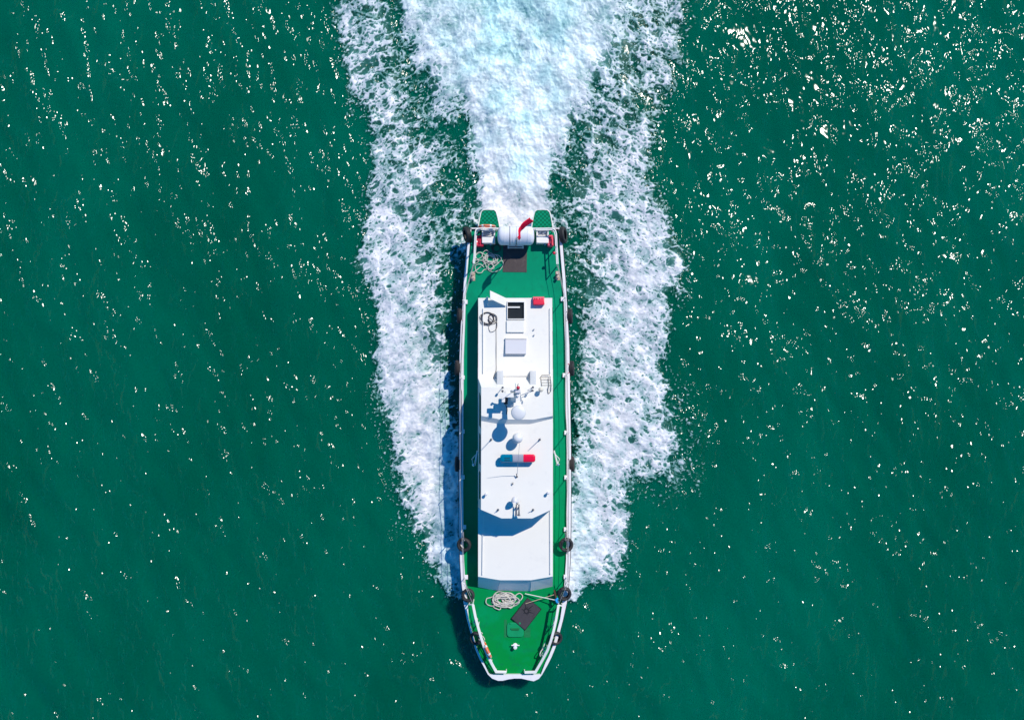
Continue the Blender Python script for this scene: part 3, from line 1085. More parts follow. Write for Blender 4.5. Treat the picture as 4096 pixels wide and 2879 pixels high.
lbp = MB()
lbp.box(Q(4, 1175, 232, LB - 0.02), (1.22, 0.22, 0.035))
for u in (960, 1390):
    lbp.box(Q(4, u, 232, WZ + 0.075), (0.06, 0.16, 0.15))
lbar = part(lbp, 'light_bar', 'metal', bevel=0.005)
for (x0, x1, le, re_, mm, nm) in ((872, 1085, 1, 0, 'blue', 'blue_lens'), (1088, 1270, 0, 0, 'clearlens', 'centre_lens'), (1273, 1478, 0, 1, 'redlens', 'red_lens')):
    q = MB()
    q.loft(capsule(x0, x1, le, re_, 160, 300, LB, LB + 0.17))
    ob = q.build(nm, mm, lbar)
for v in (225, 262):
    q = MB()
    q.box(Q(4, 990, v, LB + 0.168), (0.2, 0.022, 0.012))
    q.build('lens_rib', 'black', lbar)

# radar sphere, satellite dome, small dome
q = MB()
q.lathe(Q(3, 1170, 1265, WZ), [(0.09, 0), (0.09, 0.02), (0.05, 0.03), (0.05, 0.18), (0.12, 0.20)], 20)
rd = part(q, 'radome_post', 'white')
q = MB()
q.ball(Q(3, 1170, 1265, WZ + 0.36), 0.19, 28)
q.build('radome', 'dome', rd)
q = MB()
q.lathe(Q(3, 1575, 428, UZ), [(0.03, 0), (0.03, 0.14), (0.05, 0.15)], 12)
sd = part(q, 'beacon_post', 'white')
q = MB()
q.ball(Q(3, 1575, 424, UZ + 0.22), 0.092, 20, (1, 1, 0.85))
q.build('beacon_dome', 'cream', sd)

# mast with satellite dome, yard, lights and horn
mz0, mz1 = UZ, UZ + 0.85
q = MB()
base = [Q(3, 1045, 640, mz0), Q(3, 1240, 640, mz0), Q(3, 1225, 430, mz0), Q(3, 1060, 430, mz0)]
tp = [Q(3, 1062, 445, mz1), Q(3, 1220, 445, mz1), Q(3, 1218, 415, mz1), Q(3, 1062, 415, mz1)]
for p in base:
    p.z += 0.003
q.loft([base, tp])
mast = part(q, 'mast', 'white', bevel=0.008)
q = MB()
q.slab([Q(3, 1100, 740, mz1 + 0.02), Q(3, 1245, 740, mz1 + 0.02), Q(3, 1235, 625, mz1 + 0.02), Q(3, 1105, 655, mz1 + 0.02)], 0.03)
q.slab([Q(3, 1140, 660, mz1 - 0.0), Q(3, 1220, 660, mz1 - 0.0), Q(3, 1215, 480, mz1 - 0.0), Q(3, 1145, 480, mz1 - 0.0)], 0.06)
q.build('dome_bracket', 'white', mast)
q = MB()
q.lathe(Q(3, 1185, 818, mz1), [(0.16, 0), (0.245, 0.03), (0.262, 0.10), (0.262, 0.16), (0.245, 0.205), (0.19, 0.235), (0.10, 0.25), (0.02, 0.254)], 40)
q.build('satellite_dome', 'dome', mast)
q = MB()
q.tube([Q(3, 905, 470, mz1 - 0.25), Q(3, 1150, 520, mz1 - 0.25), Q(3, 1230, 520, mz1 - 0.25), Q(3, 1430, 442, mz1 - 0.25)], 0.026, 8)
q.tube([Q(3, 1340, 440, mz1 - 0.45), Q(3, 1435, 385, mz1 - 0.45)], 0.014, 8)
q.tube([Q(3, 1340, 440, mz1 - 0.45), Q(3, 1430, 442, mz1 - 0.27)], 0.012, 8)
q.build('mast_yard', 'vent', mast)
for u, v, z in ((912, 388, mz1 - 0.5), (910, 448, mz1 - 0.22), (1437, 383, mz1 - 0.45), (1430, 440, mz1 - 0.22)):
    q = MB()
    q.lathe(Q(3, u, v, z), [(0.03, 0), (0.042, 0.01), (0.042, 0.075), (0.03, 0.09), (0.012, 0.095)], 14)
    q.build('navigation_light', 'dgrey', mast)
for u in (912, 1437):
    q = MB()
    q.tube([Q(3, u, 386, UZ + 0.003), Q(3, u, 386, mz1 - 0.46)], 0.012, 6)
    q.build('light_post', 'vent', mast)
q = MB()
q.slab([Q(3, 1130, 480, mz1 + 0.10), Q(3, 1220, 480, mz1 + 0.10), Q(3, 1215, 420, mz1 + 0.10), Q(3, 1140, 420, mz1 + 0.10)], 0.16)
q.build('mast_head', 'grey', mast)
q = MB()
q.ball(Q(3, 1180, 392, mz1 + 0.12), 0.068, 18)
q.build('red_light', 'darkred', mast)
q = MB()
q.tube([Q(3, 1170, 360, mz1 + 0.10), Q(3, 1182, 322, mz1 + 0.14)], 0.012, 6)
q.build('light_bracket', 'cable', mast)
q = MB()
q.lathe(Q(3, 1172, 530, mz1 - 0.01), [(0.05, 0), (0.05, 0.06), (0.03, 0.08)], 16)
q.build('anemometer', 'dome', mast)
q = MB()
q.box(Q(3, 968, 585, UZ + 0.30), (0.15, 0.20, 0.22))
q.lathe(Q(3, 968, 610, UZ + 0.30), [(0.04, 0), (0.085, 0.14)], 14, axis=(0, -1, 0))
hn = q.build('floodlight', 'black', mast, bevel=0.015)
q = MB()
q.box(Q(3, 950, 560, UZ + 0.30), (0.10, 0.30, 0.05))
q.tube([Q(3, 1130, 545, mz1 - 0.45), Q(3, 960, 560, UZ + 0.30)], 0.018, 8)
q.box(Q(3, 1015, 560, UZ + 0.35), (0.05, 0.15, 0.18))
q.build('floodlight_arm', 'vent', mast, bevel=0.005)
q = MB()
q.tube([Q(3, 965, 640, UZ + 0.2), Q(3, 968, 690, UZ + 0.03), Q(3, 990, 760, UZ + 0.025), Q(3, 982, 850, UZ + 0.02)], 0.015, 6, smooth=5)
q.build('floodlight_cable', 'black', mast)
# flat boards added on the yard, sized to cast the broad shadow on the roof
q = MB()
q.box(Q(3, 985, 520, mz1 - 0.03), (0.50, 0.16, 0.04))
q.box(Q(3, 925, 560, mz1 - 0.03), (0.12, 0.34, 0.035))
q.box(Q(3, 1010, 470, mz1 - 0.12), (0.20, 0.10, 0.10))
q.build('yard_platform', 'white', mast, bevel=0.005)
q = MB()
q.tube([Q(3, 1136, 430, mz1 - 0.1), Q(3, 1132, 310, mz1 + 0.9)], 0.009, 6)
q.build('mast_whip', 'white', mast)

# leaning whip aerial and side aerials
q = MB()
q.lathe(Q(4, 1160, 545, WZ), [(0.04, 0), (0.04, 0.012), (0.018, 0.02), (0.018, 0.08)], 12)
q.tube([Q(4, 1160, 543, WZ + 0.08), Q(4, 1152, 497, WZ + 0.13), Q(4, 1163, 497, WZ + 0.16)], 0.016, 8)
wa = part(q, 'aerial_base', 'dgrey')
q = MB()
q.tube([Q(4, 1165, 490, WZ + 0.16), Q(4, 1180, 260, WZ + 0.95), Q(4, 1205, -30, WZ + 2.0)], 0.009, 6, r2=0.005)
q.build('whip_aerial', 'vent', wa)
for (i, u, v, tx, ty, hh) in ((3, 712, 1290, 722, 1262, 0.80), (3, 1555, 1288, 1568, 1262, 0.74), (4, 832, 1118, 850, 1100, 0.30), (4, 1440, 1118, 1440, 1095, 0.30)):
    q = MB()
    q.lathe(Q(i, u, v, WZ), [(0.045, 0), (0.045, 0.015), (0.028, 0.03), (0.028, 0.09), (0.015, 0.11)], 12)
    ab = part(q, 'aerial_base', 'dgrey')
    q = MB()
    q.tube([Q(i, u, v, WZ + 0.10), Q(i, tx, ty, WZ + hh)], 0.014, 6, r2=0.010)
    q.build('whip_aerial', 'vent', ab)
q = MB()
q.lathe(Q(4, 1085, 668, WZ), [(0.018, 0), (0.018, 0.06), (0.03, 0.07)], 10)
q.tube([Q(4, 1070, 650, WZ + 0.05), Q(4, 1100, 650, WZ + 0.09)], 0.01, 6)
part(q, 'roof_socket', 'dgrey')
for u, v in ((625, 838), (1696, 815)):
    q = MB()
    q.lathe(Q(4, u, v, WZ), [(0.035, 0), (0.035, 0.14), (0.055, 0.15), (0.055, 0.185), (0.03, 0.20), (0.005, 0.205)], 18)
    part(q, 'mushroom_vent', 'grey')
# searchlight and twin horns near the fore edge
q = MB()
q.lathe(Q(4, 1122, 925, WZ), [(0.05, 0), (0.05, 0.02), (0.022, 0.03), (0.022, 0.30)], 14)
slp = part(q, 'searchlight_post', 'dgrey')
q = MB()
q.lathe(Q(4, 1118, 890, WZ + 0.34), [(0.02, 0), (0.07, 0.03), (0.13, 0.13), (0.13, 0.2), (0.115, 0.2)], 20, axis=(0.05, -1, 0.05))
q.build('searchlight', 'grey', slp)
q = MB()
q.tube([Q(4, 1125, 915, WZ + 0.2), Q(4, 1160, 945, WZ + 0.12), Q(4, 1178, 1000, WZ + 0.06), Q(4, 1160, 1030, WZ + 0.05)], 0.012, 6, smooth=5)
q.build('searchlight_cable', 'cable', slp)
for u, L in ((1150, 190), (1195, 200)):
    q = MB()
    p0, p1 = Q(4, u, 1022, WZ + 0.19), Q(4, u, 1022 + L, WZ + 0.19)
    q.lathe(p0, [(0.02, 0), (0.024, 0.25), (0.034, 0.36), (0.055, (p1 - p0).length)], 16, axis=(0, -1, 0))
    q.box(Q(4, u, 1080, WZ + 0.08), (0.03, 0.05, 0.16))
    part(q, 'horn', 'dgrey')

# lamps on arms at the wheelhouse sides
for s_, u, tip in ((-1, 478, 410), (1, 1800, 1868)):
    q = MB()
    q.tube([Q(4, u, 95, 1.5), Q(4, tip + (20 if s_ < 0 else 0), 350, 1.35)], 0.032, 8)
    q.tube([Q(4, u - 12 * s_, 120, 1.5), Q(4, tip - 30 * s_ * -1 - (0 if s_ > 0 else 0), 240, 1.4), Q(4, tip - 8, 345, 1.33)], 0.016, 8)
    q.tube([Q(4, tip - 30, 340, 1.35), Q(4, tip + 30, 330, 1.35)], 0.02, 8)
    sb = part(q, 'side_lamp_arm', 'white')
    q = MB()
    q.lathe(Q(4, tip, 338, 1.38), [(0.03, 0), (0.045, 0.02), (0.045, 0.08), (0.02, 0.10)], 12)
    q.build('side_lamp', 'metal', sb)

# ------------------------------------------------------------------ rails and stanchions
# bow rails (broad flat top bar)


def flat_rail(pts, w_, t_, z):
    mb = MB()
    pts = [Vector(p) for p in pts]
    rings = []
    for i, p in enumerate(pts):
        a_ = pts[max(0, i - 1)]
        c_ = pts[min(len(pts) - 1, i + 1)]
        d1 = (p - a_).normalized() if i else (c_ - p).normalized()
        d2 = (c_ - p).normalized() if i < len(pts) - 1 else d1
        d = (d1 + d2).normalized()
        nn = Vector((-d.y, d.x, 0))
        k = 1 / max(0.6, nn.dot(Vector((-d1.y, d1.x, 0))))
        rings.append([p - nn * w_ / 2 * k, p + nn * w_ / 2 * k, p + nn * w_ / 2 * k + Vector((0, 0, t_)), p - nn * w_ / 2 * k + Vector((0, 0, t_))])
    mb.loft(rings)
    return mb


BRZ = 0.62


def bz(v):      # the rail drops towards the bow end
    return BRZ - 0.38 * min(1.0, max(0.0, (v - 650) / 586.0))

lp = [(398, 70), (442, 290), (490, 470), (532, 620), (590, 800), (648, 940), (720, 1085), (800, 1232), (975, 1236)]
rp = [(1880, 78), (1838, 330), (1795, 520), (1745, 700), (1690, 855), (1610, 1010), (1480, 1236), (1290, 1240)]
for pts, hook, posts in ((lp, (330, 75), (0, 2, 4, 6, 7, 8)), (rp, (1945, 100), (0, 2, 4, 5, 6, 7))):
    mb = flat_rail([Q(6, u, v, bz(v)) for u, v in pts], 0.10, 0.045, BRZ)
    br = part(mb, 'bow_rail', 'white', bevel=0.01)
    mb = MB()
    e0 = Q(6, *pts[0], BRZ + 0.02)
    h0 = Q(6, *hook, BRZ - 0.1)
    mb.tube([e0, e0.lerp(h0, 0.8), h0 + Vector((0, 0, 0.0)), h0 - Vector((0, 0, 0.33))], 0.028, 8)
    mb.build('rail_end', 'white', br)
    for i in posts:
        p = Q(6, *pts[i], bz(pts[i][1]))
        mb = MB()
        q2 = Vector((p.x, p.y, DZ + 0.003))
        mb.tube([q2, p + Vector((0, 0, 0.005))], 0.021, 8)
        mb.build('rail_post', 'white', br)
    # middle bar
    mid = MB()
    mid.tube([Q(6, u, v, bz(v) * 0.5) for u, v in pts], 0.014, 8)
    mid.build('rail_middle_bar', 'white', br)

# stern rails
for pts in ([(402, 1010), (415, 900), (425, 700), (436, 480), (450, 430), (490, 408), (560, 400), (800, 404)],
            [(1870, 1025), (1864, 900), (1852, 700), (1842, 500), (1825, 440), (1790, 412), (1700, 404), (1480, 410)]):
    zz = 0.72
    mb = MB()
    mb.tube([Q(1, u, v, zz) for u, v in pts], 0.026, 10)
    sr = part(mb, 'stern_rail', 'white')
    mb = MB()
    sgn = 1 if pts[0][0] > 1000 else -1
    mb.tube([Q(1, u - sgn * 22, v + (22 if v < 600 else 0), zz - 0.28) for u, v in pts], 0.020, 10)
    mb.build('rail_middle_bar', 'white', sr)
    for i in (0, 2, 5, 7):
        p = Q(1, *pts[i], zz)
        mb = MB()
        mb.tube([Vector((p.x, p.y, DZ + 0.003)), p], 0.021, 8)
        mb.build('rail_post', 'white', sr)

# guard rail stanchions along both sides, with two wires
rst = [(2, 1968, 200), (3, 2000, 175), (3, 2030, 1170), (4, 2030, 560), (4, 2022, 1460), (5, 2018, 895)]
lst = [(2, 255, 250), (3, 205, 215), (3, 205, 1150), (4, 205, 555), (4, 232, 1420), (5, 262, 900)]
ZW1, ZW2 = 0.55, 0.88
for side, lst_, lean in ((1, rst, 0.02), (-1, lst, -0.02)):
    tops, mids = [], []
    for (i, u, v) in lst_:
        f0 = Q(i, u, v, GZ)
        tpt = Vector((f0.x + lean, f0.y, DZ + ZW2 + 0.02))
        mb = MB()
        mb.tube([f0, tpt], 0.016, 8)
        mb.lathe(tpt, [(0.022, -0.02), (0.022, 0.02), (0.008, 0.03)], 10)
        stn = part(mb, 'stanchion', 'white')
        mb = MB()
        mb.box(f0 + Vector((-0.03 * side, 0, -0.03)), (0.16, 0.17, 0.07))
        mb.build('stanchion_foot', 'cap', stn, bevel=0.01)
        tops.append(tpt - Vector((0, 0, 0.03)))
        mids.append(f0.lerp(tpt, (ZW1 - GZ) / (ZW2 - GZ)))
    # wires sag a little between the stanchions
    start = Q(1, 1868 if side > 0 else 404, 1020, 0.72)
    for pts_, z0 in ((tops, 0.72), (mids, 0.44)):
        full = [Vector((start.x, start.y, DZ + z0))] + pts_
        endp = Q(6, *(rp[0] if side > 0 else lp[0]), BRZ)
        full.append(Vector((endp.x, endp.y, DZ + (BRZ if z0 > 0.5 else 0.28))))
        sag = []
        for a_, c_ in zip(full[:-1], full[1:]):
            for k in range(6):
                t_ = k / 6
                sag.append(a_.lerp(c_, t_) - Vector((0, 0, 0.05 * 4 * t_ * (1 - t_))))
        sag.append(full[-1])
        mb = MB()
        mb.tube(sag, 0.009, 6)
        part(mb, 'guard_wire', 'wire')

# ------------------------------------------------------------------ deck fittings
# bow hatch, bollards
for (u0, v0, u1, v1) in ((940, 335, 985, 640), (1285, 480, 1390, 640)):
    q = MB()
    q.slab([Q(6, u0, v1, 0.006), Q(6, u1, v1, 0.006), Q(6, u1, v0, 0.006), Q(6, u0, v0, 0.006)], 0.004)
    part(q, 'dark_patch', 'deckdark', smooth=False)  # thin sheets of darker green on either side of the hatch
q = MB()


def rrect(i, u0, v0, u1, v1, r, z, n_=5):
    pts = []
    for cx_, cy_, a0 in ((u1 - r, v1 - r, 0), (u0 + r, v1 - r, 90), (u0 + r, v0 + r, 180), (u1 - r, v0 + r, 270)):
        for k in range(n_ + 1):
            a = R(a0 + 90 * k / n_)
            pts.append(Q(i, cx_ + r * math.cos(a), cy_ + r * math.sin(a), z))
    return list(reversed(pts))


top = rrect(6, 985, 385, 1278, 638, 55, 0.05)
q.loft([[Vector((p.x, p.y, DZ + 0.002)) for p in top], top])
fh = part(q, 'fore_hatch', 'decklight', bevel=0.015)
q = MB()
q.box(Q(6, 1130, 492, 0.075), (0.34, 0.045, 0.03))
q.box(Q(6, 1130, 515, 0.06), (0.28, 0.02, 0.02))
q.build('hatch_handle', 'deckdark', fh)
for u in (1045, 1210):
    q = MB()
    q.box(Q(6, u, 395, 0.06), (0.07, 0.06, 0.03))
    q.build('hatch_hinge', 'decklight', fh)
q = MB()
q.lathe(Q(6, 1130, 780, 0.002), [(0.10, 0), (0.10, 0.015), (0.055, 0.02), (0.05, 0.18), (0.075, 0.20), (0.07, 0.23), (0.02, 0.24)], 20)
q.tube([Q(6, 1065, 778, 0.14), Q(6, 1205, 778, 0.14)], 0.02, 8)
part(q, 'bow_bollard', 'cap')
for u, v in ((400, 1235), (1868, 1225)):
    q = MB()
    for dv in (-32, 30):
        q.lathe(Q(1, u, v + dv, 0.02), [(0.045, 0), (0.042, 0.16), (0.06, 0.17), (0.06, 0.2), (0.02, 0.21)], 14)
    q.tube([Q(1, u - 28, v, 0.12), Q(1, u + 35, v, 0.12)], 0.02, 8)
    q.box(Q(1, u, v, 0.012), (0.16, 0.36, 0.02))
    part(q, 'mooring_bitts', 'rust')
for (i, u, v) in ((6, 925, 1275), (6, 1330, 1275), (6, 700, 1200)):
    q = MB()
    q.tube([Q(i, u, v, 0.003), Q(i, u, v, 0.0) + Vector((0, 0, 0.1))], 0.012, 6)
    q.tube([Q(i, u - 30, v, 0.12), Q(i, u + 30, v, 0.12)], 0.012, 6)
    q.tube([Q(i, u, v, 0.10), Q(i, u, v, 0.125)], 0.012, 6)
# stern lockers
for k_, (u0, u1) in enumerate(((552, 780), (1497, 1710))):
    zt_ = 0.38
    q = MB()
    A = [Q(1, u0, 660, zt_), Q(1, u1, 660, zt_), Q(1, u1, 545, zt_), Q(1, u0, 545, zt_)]
    q.loft([[Vector((p.x, p.y, DZ + 0.003)) for p in A], A])
    lk = part(q, 'stern_locker', 'white', bevel=0.02)
    q = MB()
    for (a0, b0, a1, b1, zz) in ((u0, 543, u0 + 22, 425, zt_), (u1 - 22, 543, u1, 425, zt_), (u0 + 23, 447, u1 - 23, 425, zt_)):
        A = [Q(1, a0, b0, zz), Q(1, a1, b0, zz), Q(1, a1, b1, zz), Q(1, a0, b1, zz)]
        q.loft([[Vector((p.x, p.y, DZ + 0.003)) for p in A], A])
    q.build('locker_rim', 'white', lk, bevel=0.006)
    q = MB()
    A = [Q(1, u0 + 23, 542, 0.25), Q(1, u1 - 23, 542, 0.25), Q(1, u1 - 23, 448, 0.25), Q(1, u0 + 23, 448, 0.25)]
    q.loft([[Vector((p.x, p.y, DZ + 0.003)) for p in A], A])
    q.build('locker_tray', 'vent', lk)
    q = MB()
    if k_ == 0:
        q.tube([Q(1, 645, 500, 0.29), Q(1, 690, 500, 0.30), Q(1, 720, 468, 0.31)], 0.022, 8, smooth=4)
    else:
        q.box(Q(1, 1545, 480, 0.29), (0.14, 0.06, 0.04), rz=0.3)
        q.box(Q(1, 1635, 480, 0.29), (0.14, 0.06, 0.04), rz=0.3)
    q.build('locker_handle', 'white', lk)
    q = MB()
    q.box(Q(1, (u0 + u1) / 2 + 40, 680, 0.2), (0.05, 0.10, 0.05))
    q.build('locker_bracket', 'metal', lk)

# life raft cradle and flagstaff
q = MB()
ca, cbx = Q(1, 1000, 722, 0.24), Q(1, 1275, 722, 0.24)
q.box(((ca.x + cbx.x) / 2, ca.y + 0.03, ca.z), (cbx.x - ca.x, 0.05, 0.06))
q.box(((ca.x + cbx.x) / 2, ca.y - 0.05, ca.z), (cbx.x - ca.x, 0.03, 0.06))
for u in (1010, 1265):
    q.box(Q(1, u, 722, 0.24) + Vector((0, -0.01, 0)), (0.05, 0.13, 0.065))
    q.box(Q(1, u, 690, 0.12), (0.05, 0.05, 0.23))
    q.box(Q(1, u, 545, 0.10), (0.05, 0.62, 0.05))
    q.box(Q(1, u, 385, 0.165), (0.05, 0.05, 0.32))
q.box(Q(1, 1115, 362, 0.42), (0.42, 0.04, 0.05))
q.box(Q(1, 1040, 366, 0.21), (0.04, 0.04, 0.40))
q.box(Q(1, 1190, 366, 0.21), (0.04, 0.04, 0.40))
part(q, 'raft_cradle', 'white', bevel=0.006)
q = MB()
fs0, fs1 = Q(1, 1140, 745, 0.003), Q(1, 1155, 590, 2.5)
q.tube([fs0, fs1], 0.022, 8, r2=0.014)
q.ball(fs1, 0.03, 10)
part(q, 'flagstaff', 'metal')

# ------------------------------------------------------------------ things on board
# life raft canister
rc = Q(1, 1140, 535, 0.52)
rc.z = DZ + 0.52
x0, x1 = Q(1, 822, 0, 0.52).x, Q(1, 1460, 0, 0.52).x
RR = 0.365
tp = thing('life_raft', (rc.x, rc.y, rc.z - RR), 'white life raft canister lying across the stern in its cradle', 'life raft')
q = MB()
L = x1 - x0
prof = [(0.02, 0), (0.16, 0.008), (0.26, 0.03), (0.33, 0.075), (RR, 0.15)]
pos = [0.15]
for s0 in (0.28, 0.62, 0.88, 1.18):
    prof += [(RR, s0 - 0.012), (RR + 0.009, s0 - 0.006), (RR + 0.009, s0 + 0.006), (RR, s0 + 0.012)]
prof += [(RR, L - 0.15), (0.33, L - 0.075), (0.26, L - 0.03), (0.16, L - 0.008), (0.02, L)]
q.lathe((x0, rc.y, rc.z), prof, 48, axis=(1, 0, 0))
q.build('canister', 'canister', tp, ang=50)
q = MB()
q.lathe((x0 + 0.488, rc.y, rc.z), [(RR - 0.01, -0.013), (RR + 0.008, -0.012), (RR + 0.008, 0.012), (RR - 0.01, 0.013)], 48, axis=(1, 0, 0))
q.build('strap', 'dgrey', tp)
q = MB()
q.lathe((x0 + 0.755, rc.y, rc.z), [(RR - 0.01, -0.010), (RR + 0.008, -0.009), (RR + 0.008, 0.009), (RR - 0.01, 0.010)], 48, axis=(1, 0, 0))
q.build('strap', 'vent', tp)
q = MB()
q.box((x0 + 0.76, rc.y - 0.17, rc.z + RR - 0.05), (0.06, 0.09, 0.06))
q.build('buckle', 'metal', tp)

# the red ensign streaming aft
q = MB()
plan = spline([Q(1, 1160, 566, 2.35), Q(1, 1178, 500, 2.35), Q(1, 1205, 400, 2.35), Q(1, 1222, 345, 2.35), Q(1, 1290, 275, 2.35), Q(1, 1385, 205, 2.35)], 6)
top_, bot_ = [], []
for i, p in enumerate(plan):
    t_ = i / (len(plan) - 1)
    top_.append(Vector((p.x + 0.02 * math.sin(t_ * 11), p.y, DZ + 2.44 - 0.20 * t_)))
    bot_.append(Vector((p.x + 0.06 + 0.09 * t_ + 0.03 * math.sin(t_ * 9 + 1), p.y - 0.02 - 0.05 * t_, DZ + 1.94 - 0.10 * t_)))
rows = []
for k in range(7):
    s__ = k / 6
    rows.append([a_.lerp(c_, s__) + Vector((0.02 * math.sin(6 * s__ + i * 0.5), 0, 0)) for i, (a_, c_) in enumerate(zip(top_, bot_))])
q.loft(rows, cap=False, closed=False)
fl = q.build('flag', 'flag', base=Vector(fs1) - Vector((0, 0, 0.6)))
fl.modifiers.new('cloth', 'SOLIDIFY').thickness = 0.006
tag(fl, 'red flag streaming from the staff over the white life raft canister', 'flag')


def rope_thing(name, i, pts, r, m, z, label, cat, sub=6, jitter=0.0, closed=False, group=None):
    q_ = MB()
    P3 = []
    for k, (u, v) in enumerate(pts):
        P3.append(Q(i, u, v, z) + Vector((0, 0, r + jitter * (0.5 + 0.5 * math.sin(k * 2.3)))))
    q_.tube(P3, r, 7, smooth=sub, closed=closed)
    c = sum(P3, Vector()) / len(P3)
    o = q_.build(name, m, base=Vector((c.x, c.y, DZ + z)))
    tag(o, label, cat, group)
    return o


def loops(cx_, cy_, rx, ry, turns, seed, wob=0.25, per=12, drift=0.0):
    rd_ = random.Random(seed)
    pts = []
    ph = rd_.random() * 6
    for t_ in range(turns):
        ox, oy = rd_.uniform(-1, 1) * rx * drift, rd_.uniform(-1, 1) * ry * drift
        kx, ky_ = 1 + rd_.uniform(-wob, wob * 0.3), 1 + rd_.uniform(-wob, wob * 0.3)
        for k in range(per):
            a = 2 * math.pi * k / per + ph
            j = 1 + rd_.uniform(-0.06, 0.06)
            pts.append((cx_ + ox + rx * kx * j * math.cos(a), cy_ + oy + ry * ky_ * j * math.sin(a)))
    return pts


bowrope = loops(930, 1290, 215, 105, 11, 5, 0.45, 9, 0.28) + [(800, 1180), (720, 1240), (640, 1260), (625, 1320), (660, 1375), (740, 1385), (860, 1350), (1000, 1300), (1120, 1210), (1200, 1170), (1255, 1215), (1230, 1270), (1120, 1360), (1060, 1420), (1000, 1400), (900, 1385), (870, 1440), (820, 1440), (760, 1390)] + loops(1010, 1270, 110, 100, 4, 8, 0.4, 8, 0.3)
rope_thing('rope_coil', 5, bowrope, 0.019, 'rope', 0.0, 'heaped pale rope lying before the cabin front on the bow deck', 'rope', jitter=0.09)
sternrope = [(350, 1190), (440, 1150), (520, 1080), (620, 1010), (730, 980), (820, 1000), (900, 970), (920, 1030), (870, 1120), (780, 1160), (700, 1150), (640, 1090), (610, 1020), (560, 960), (600, 900), (680, 880), (760, 920), (820, 980), (760, 1020), (680, 990), (600, 940), (560, 870), (590, 810), (640, 790), (690, 840), (640, 880), (580, 850), (510, 820), (450, 870), (470, 940), (540, 910), (560, 850), (500, 830), (440, 900), (500, 970), (430, 1020), (415, 960)] + loops(720, 930, 120, 70, 5, 3, 0.5, 8, 0.35) + loops(710, 1070, 52, 50, 2, 4, 0.2, 9, 0.1) + [(600, 1120), (540, 1180), (460, 1160), (440, 1060), (520, 1030), (590, 1080)]
rope_thing('rope_coil', 1, sternrope, 0.015, 'rope', 0.0, 'tangled pale rope lying on the stern deck beside the dark mat', 'rope', jitter=0.07)
rope_thing('hose_coil', 1, loops(805, 755, 70, 78, 2, 12, 0.2, 10, 0.15) + [(700, 700), (640, 690), (610, 760), (680, 830), (760, 850), (720, 740)], 0.012, 'cable', 0.0, 'thin grey hose looped on the deck in the shade of the life raft', 'hose', jitter=0.03)
rcoil = loops(648, 530, 118, 110, 6, 21, 0.18, 12, 0.16) + loops(735, 540, 72, 88, 3, 5, 0.2, 10, 0.15) + [(700, 620), (668, 690), (700, 765), (770, 750), (812, 690), (812, 600), (800, 700), (800, 900), (802, 1100), (800, 1300), (800, 1430), (775, 1500), (750, 1580), (770, 1660), (795, 1710)]
rope_thing('cable_coil', 2, rcoil, 0.0085, 'cable', LZ, 'dark cable coiled on the white cabin roof beside the open hatch', 'cable', jitter=0.03)

# mats
q = MB()
q.slab([Q(1, 915, 1160, 0.014), Q(1, 1328, 1165, 0.014), Q(1, 1335, 705, 0.014), Q(1, 920, 700, 0.014)], 0.012)
tag(q.build('rubber_mat', 'mat', base=Q(1, 1120, 930, 0.0), bevel=0.004), 'brown grey rubber mat on the stern deck next to the tangled rope', 'mat')
q = MB()
c4 = [Q(6, 1065, 302, 0.016), Q(6, 1300, 506, 0.016), Q(6, 1582, 150, 0.016), Q(6, 1345, -45, 0.016)]
q.slab(c4, 0.013)
bm_ = thing('rubber_mat', Q(6, 1320, 230, 0.0), 'charcoal mat laid askew on the bow deck over the small hatch', 'mat')
bm_.location.z = DZ
LOC[bm_.name] = Vector(bm_.location)
# the mat lies partly over the raised hatch: keep it above it
for k in range(len(q.v)):
    q.v[k].z += 0.055 if (q.v[k] - Q(6, 1180, 400, 0)).to_2d().length < 0.40 else 0.0
q.build('mat_sheet', 'bowmat', bm_, smooth=False)
q = MB()
cc = Q(6, 1325, 185, 0.05)
rings = []
q.lathe(cc - Vector((0, 0, 0.035)), [(0.09, 0), (0.10, 0.02), (0.07, 0.028), (0.055, 0.01)], 14)
for a in range(0, 360, 30):
    ln = 0.33 if a % 60 else 0.19
    d_ = Vector((math.cos(R(a + 10)), math.sin(R(a + 10)), 0))
    q.tube([cc + d_ * 0.07 - Vector((0, 0, 0.022)), cc + d_ * ln - Vector((0, 0, 0.026))], 0.030, 6, r2=0.010)
q.build('mat_pattern', 'black', bm_)
q = MB()
cs = [p + Vector((0, 0, 0.004)) for p in c4]
for k in range(len(cs)):
    if (cs[k] - Q(6, 1180, 400, 0)).to_2d().length < 0.40:
        cs[k].z += 0.055
q.tube(cs, 0.013, 6, closed=True)
q.build('mat_border', 'black', bm_)

# mop and broom on the bow
q = MB()
a_, c_ = Q(5, 1300, 1183, 0.10), Q(5, 1850, 1300, 0.40)
mp_ = thing('mop', Q(5, 1575, 1240, 0), 'white pole mop with a bright blue head leaning on the bow rail', 'mop')
q.tube([a_, c_], 0.016, 8)
q.build('pole', 'white', mp_)
q = MB()
q.box(c_ + Vector((0.0, -0.02, 0.0)), (0.09, 0.17, 0.07), rz=0.4)
q.ball(c_ + Vector((0.02, 0.06, 0.01)), 0.05, 10, (1, 1.2, 0.7))
q.build('mop_head', 'bluepl', mp_, bevel=0.015)
a_, c_ = Q(5, 1308, 1357, 0.06), Q(5, 1805, 1200, 0.34)
brm = thing('broom', Q(5, 1560, 1280, 0), 'wooden handled broom with a dark brown head crossing the mop', 'broom')
q = MB()
q.tube([a_, c_], 0.014, 8)
q.build('handle', 'wood', brm)
q = MB()
q.box(c_ + Vector((0.045, 0.0, 0.0)), (0.06, 0.36, 0.08), rz=0.25)
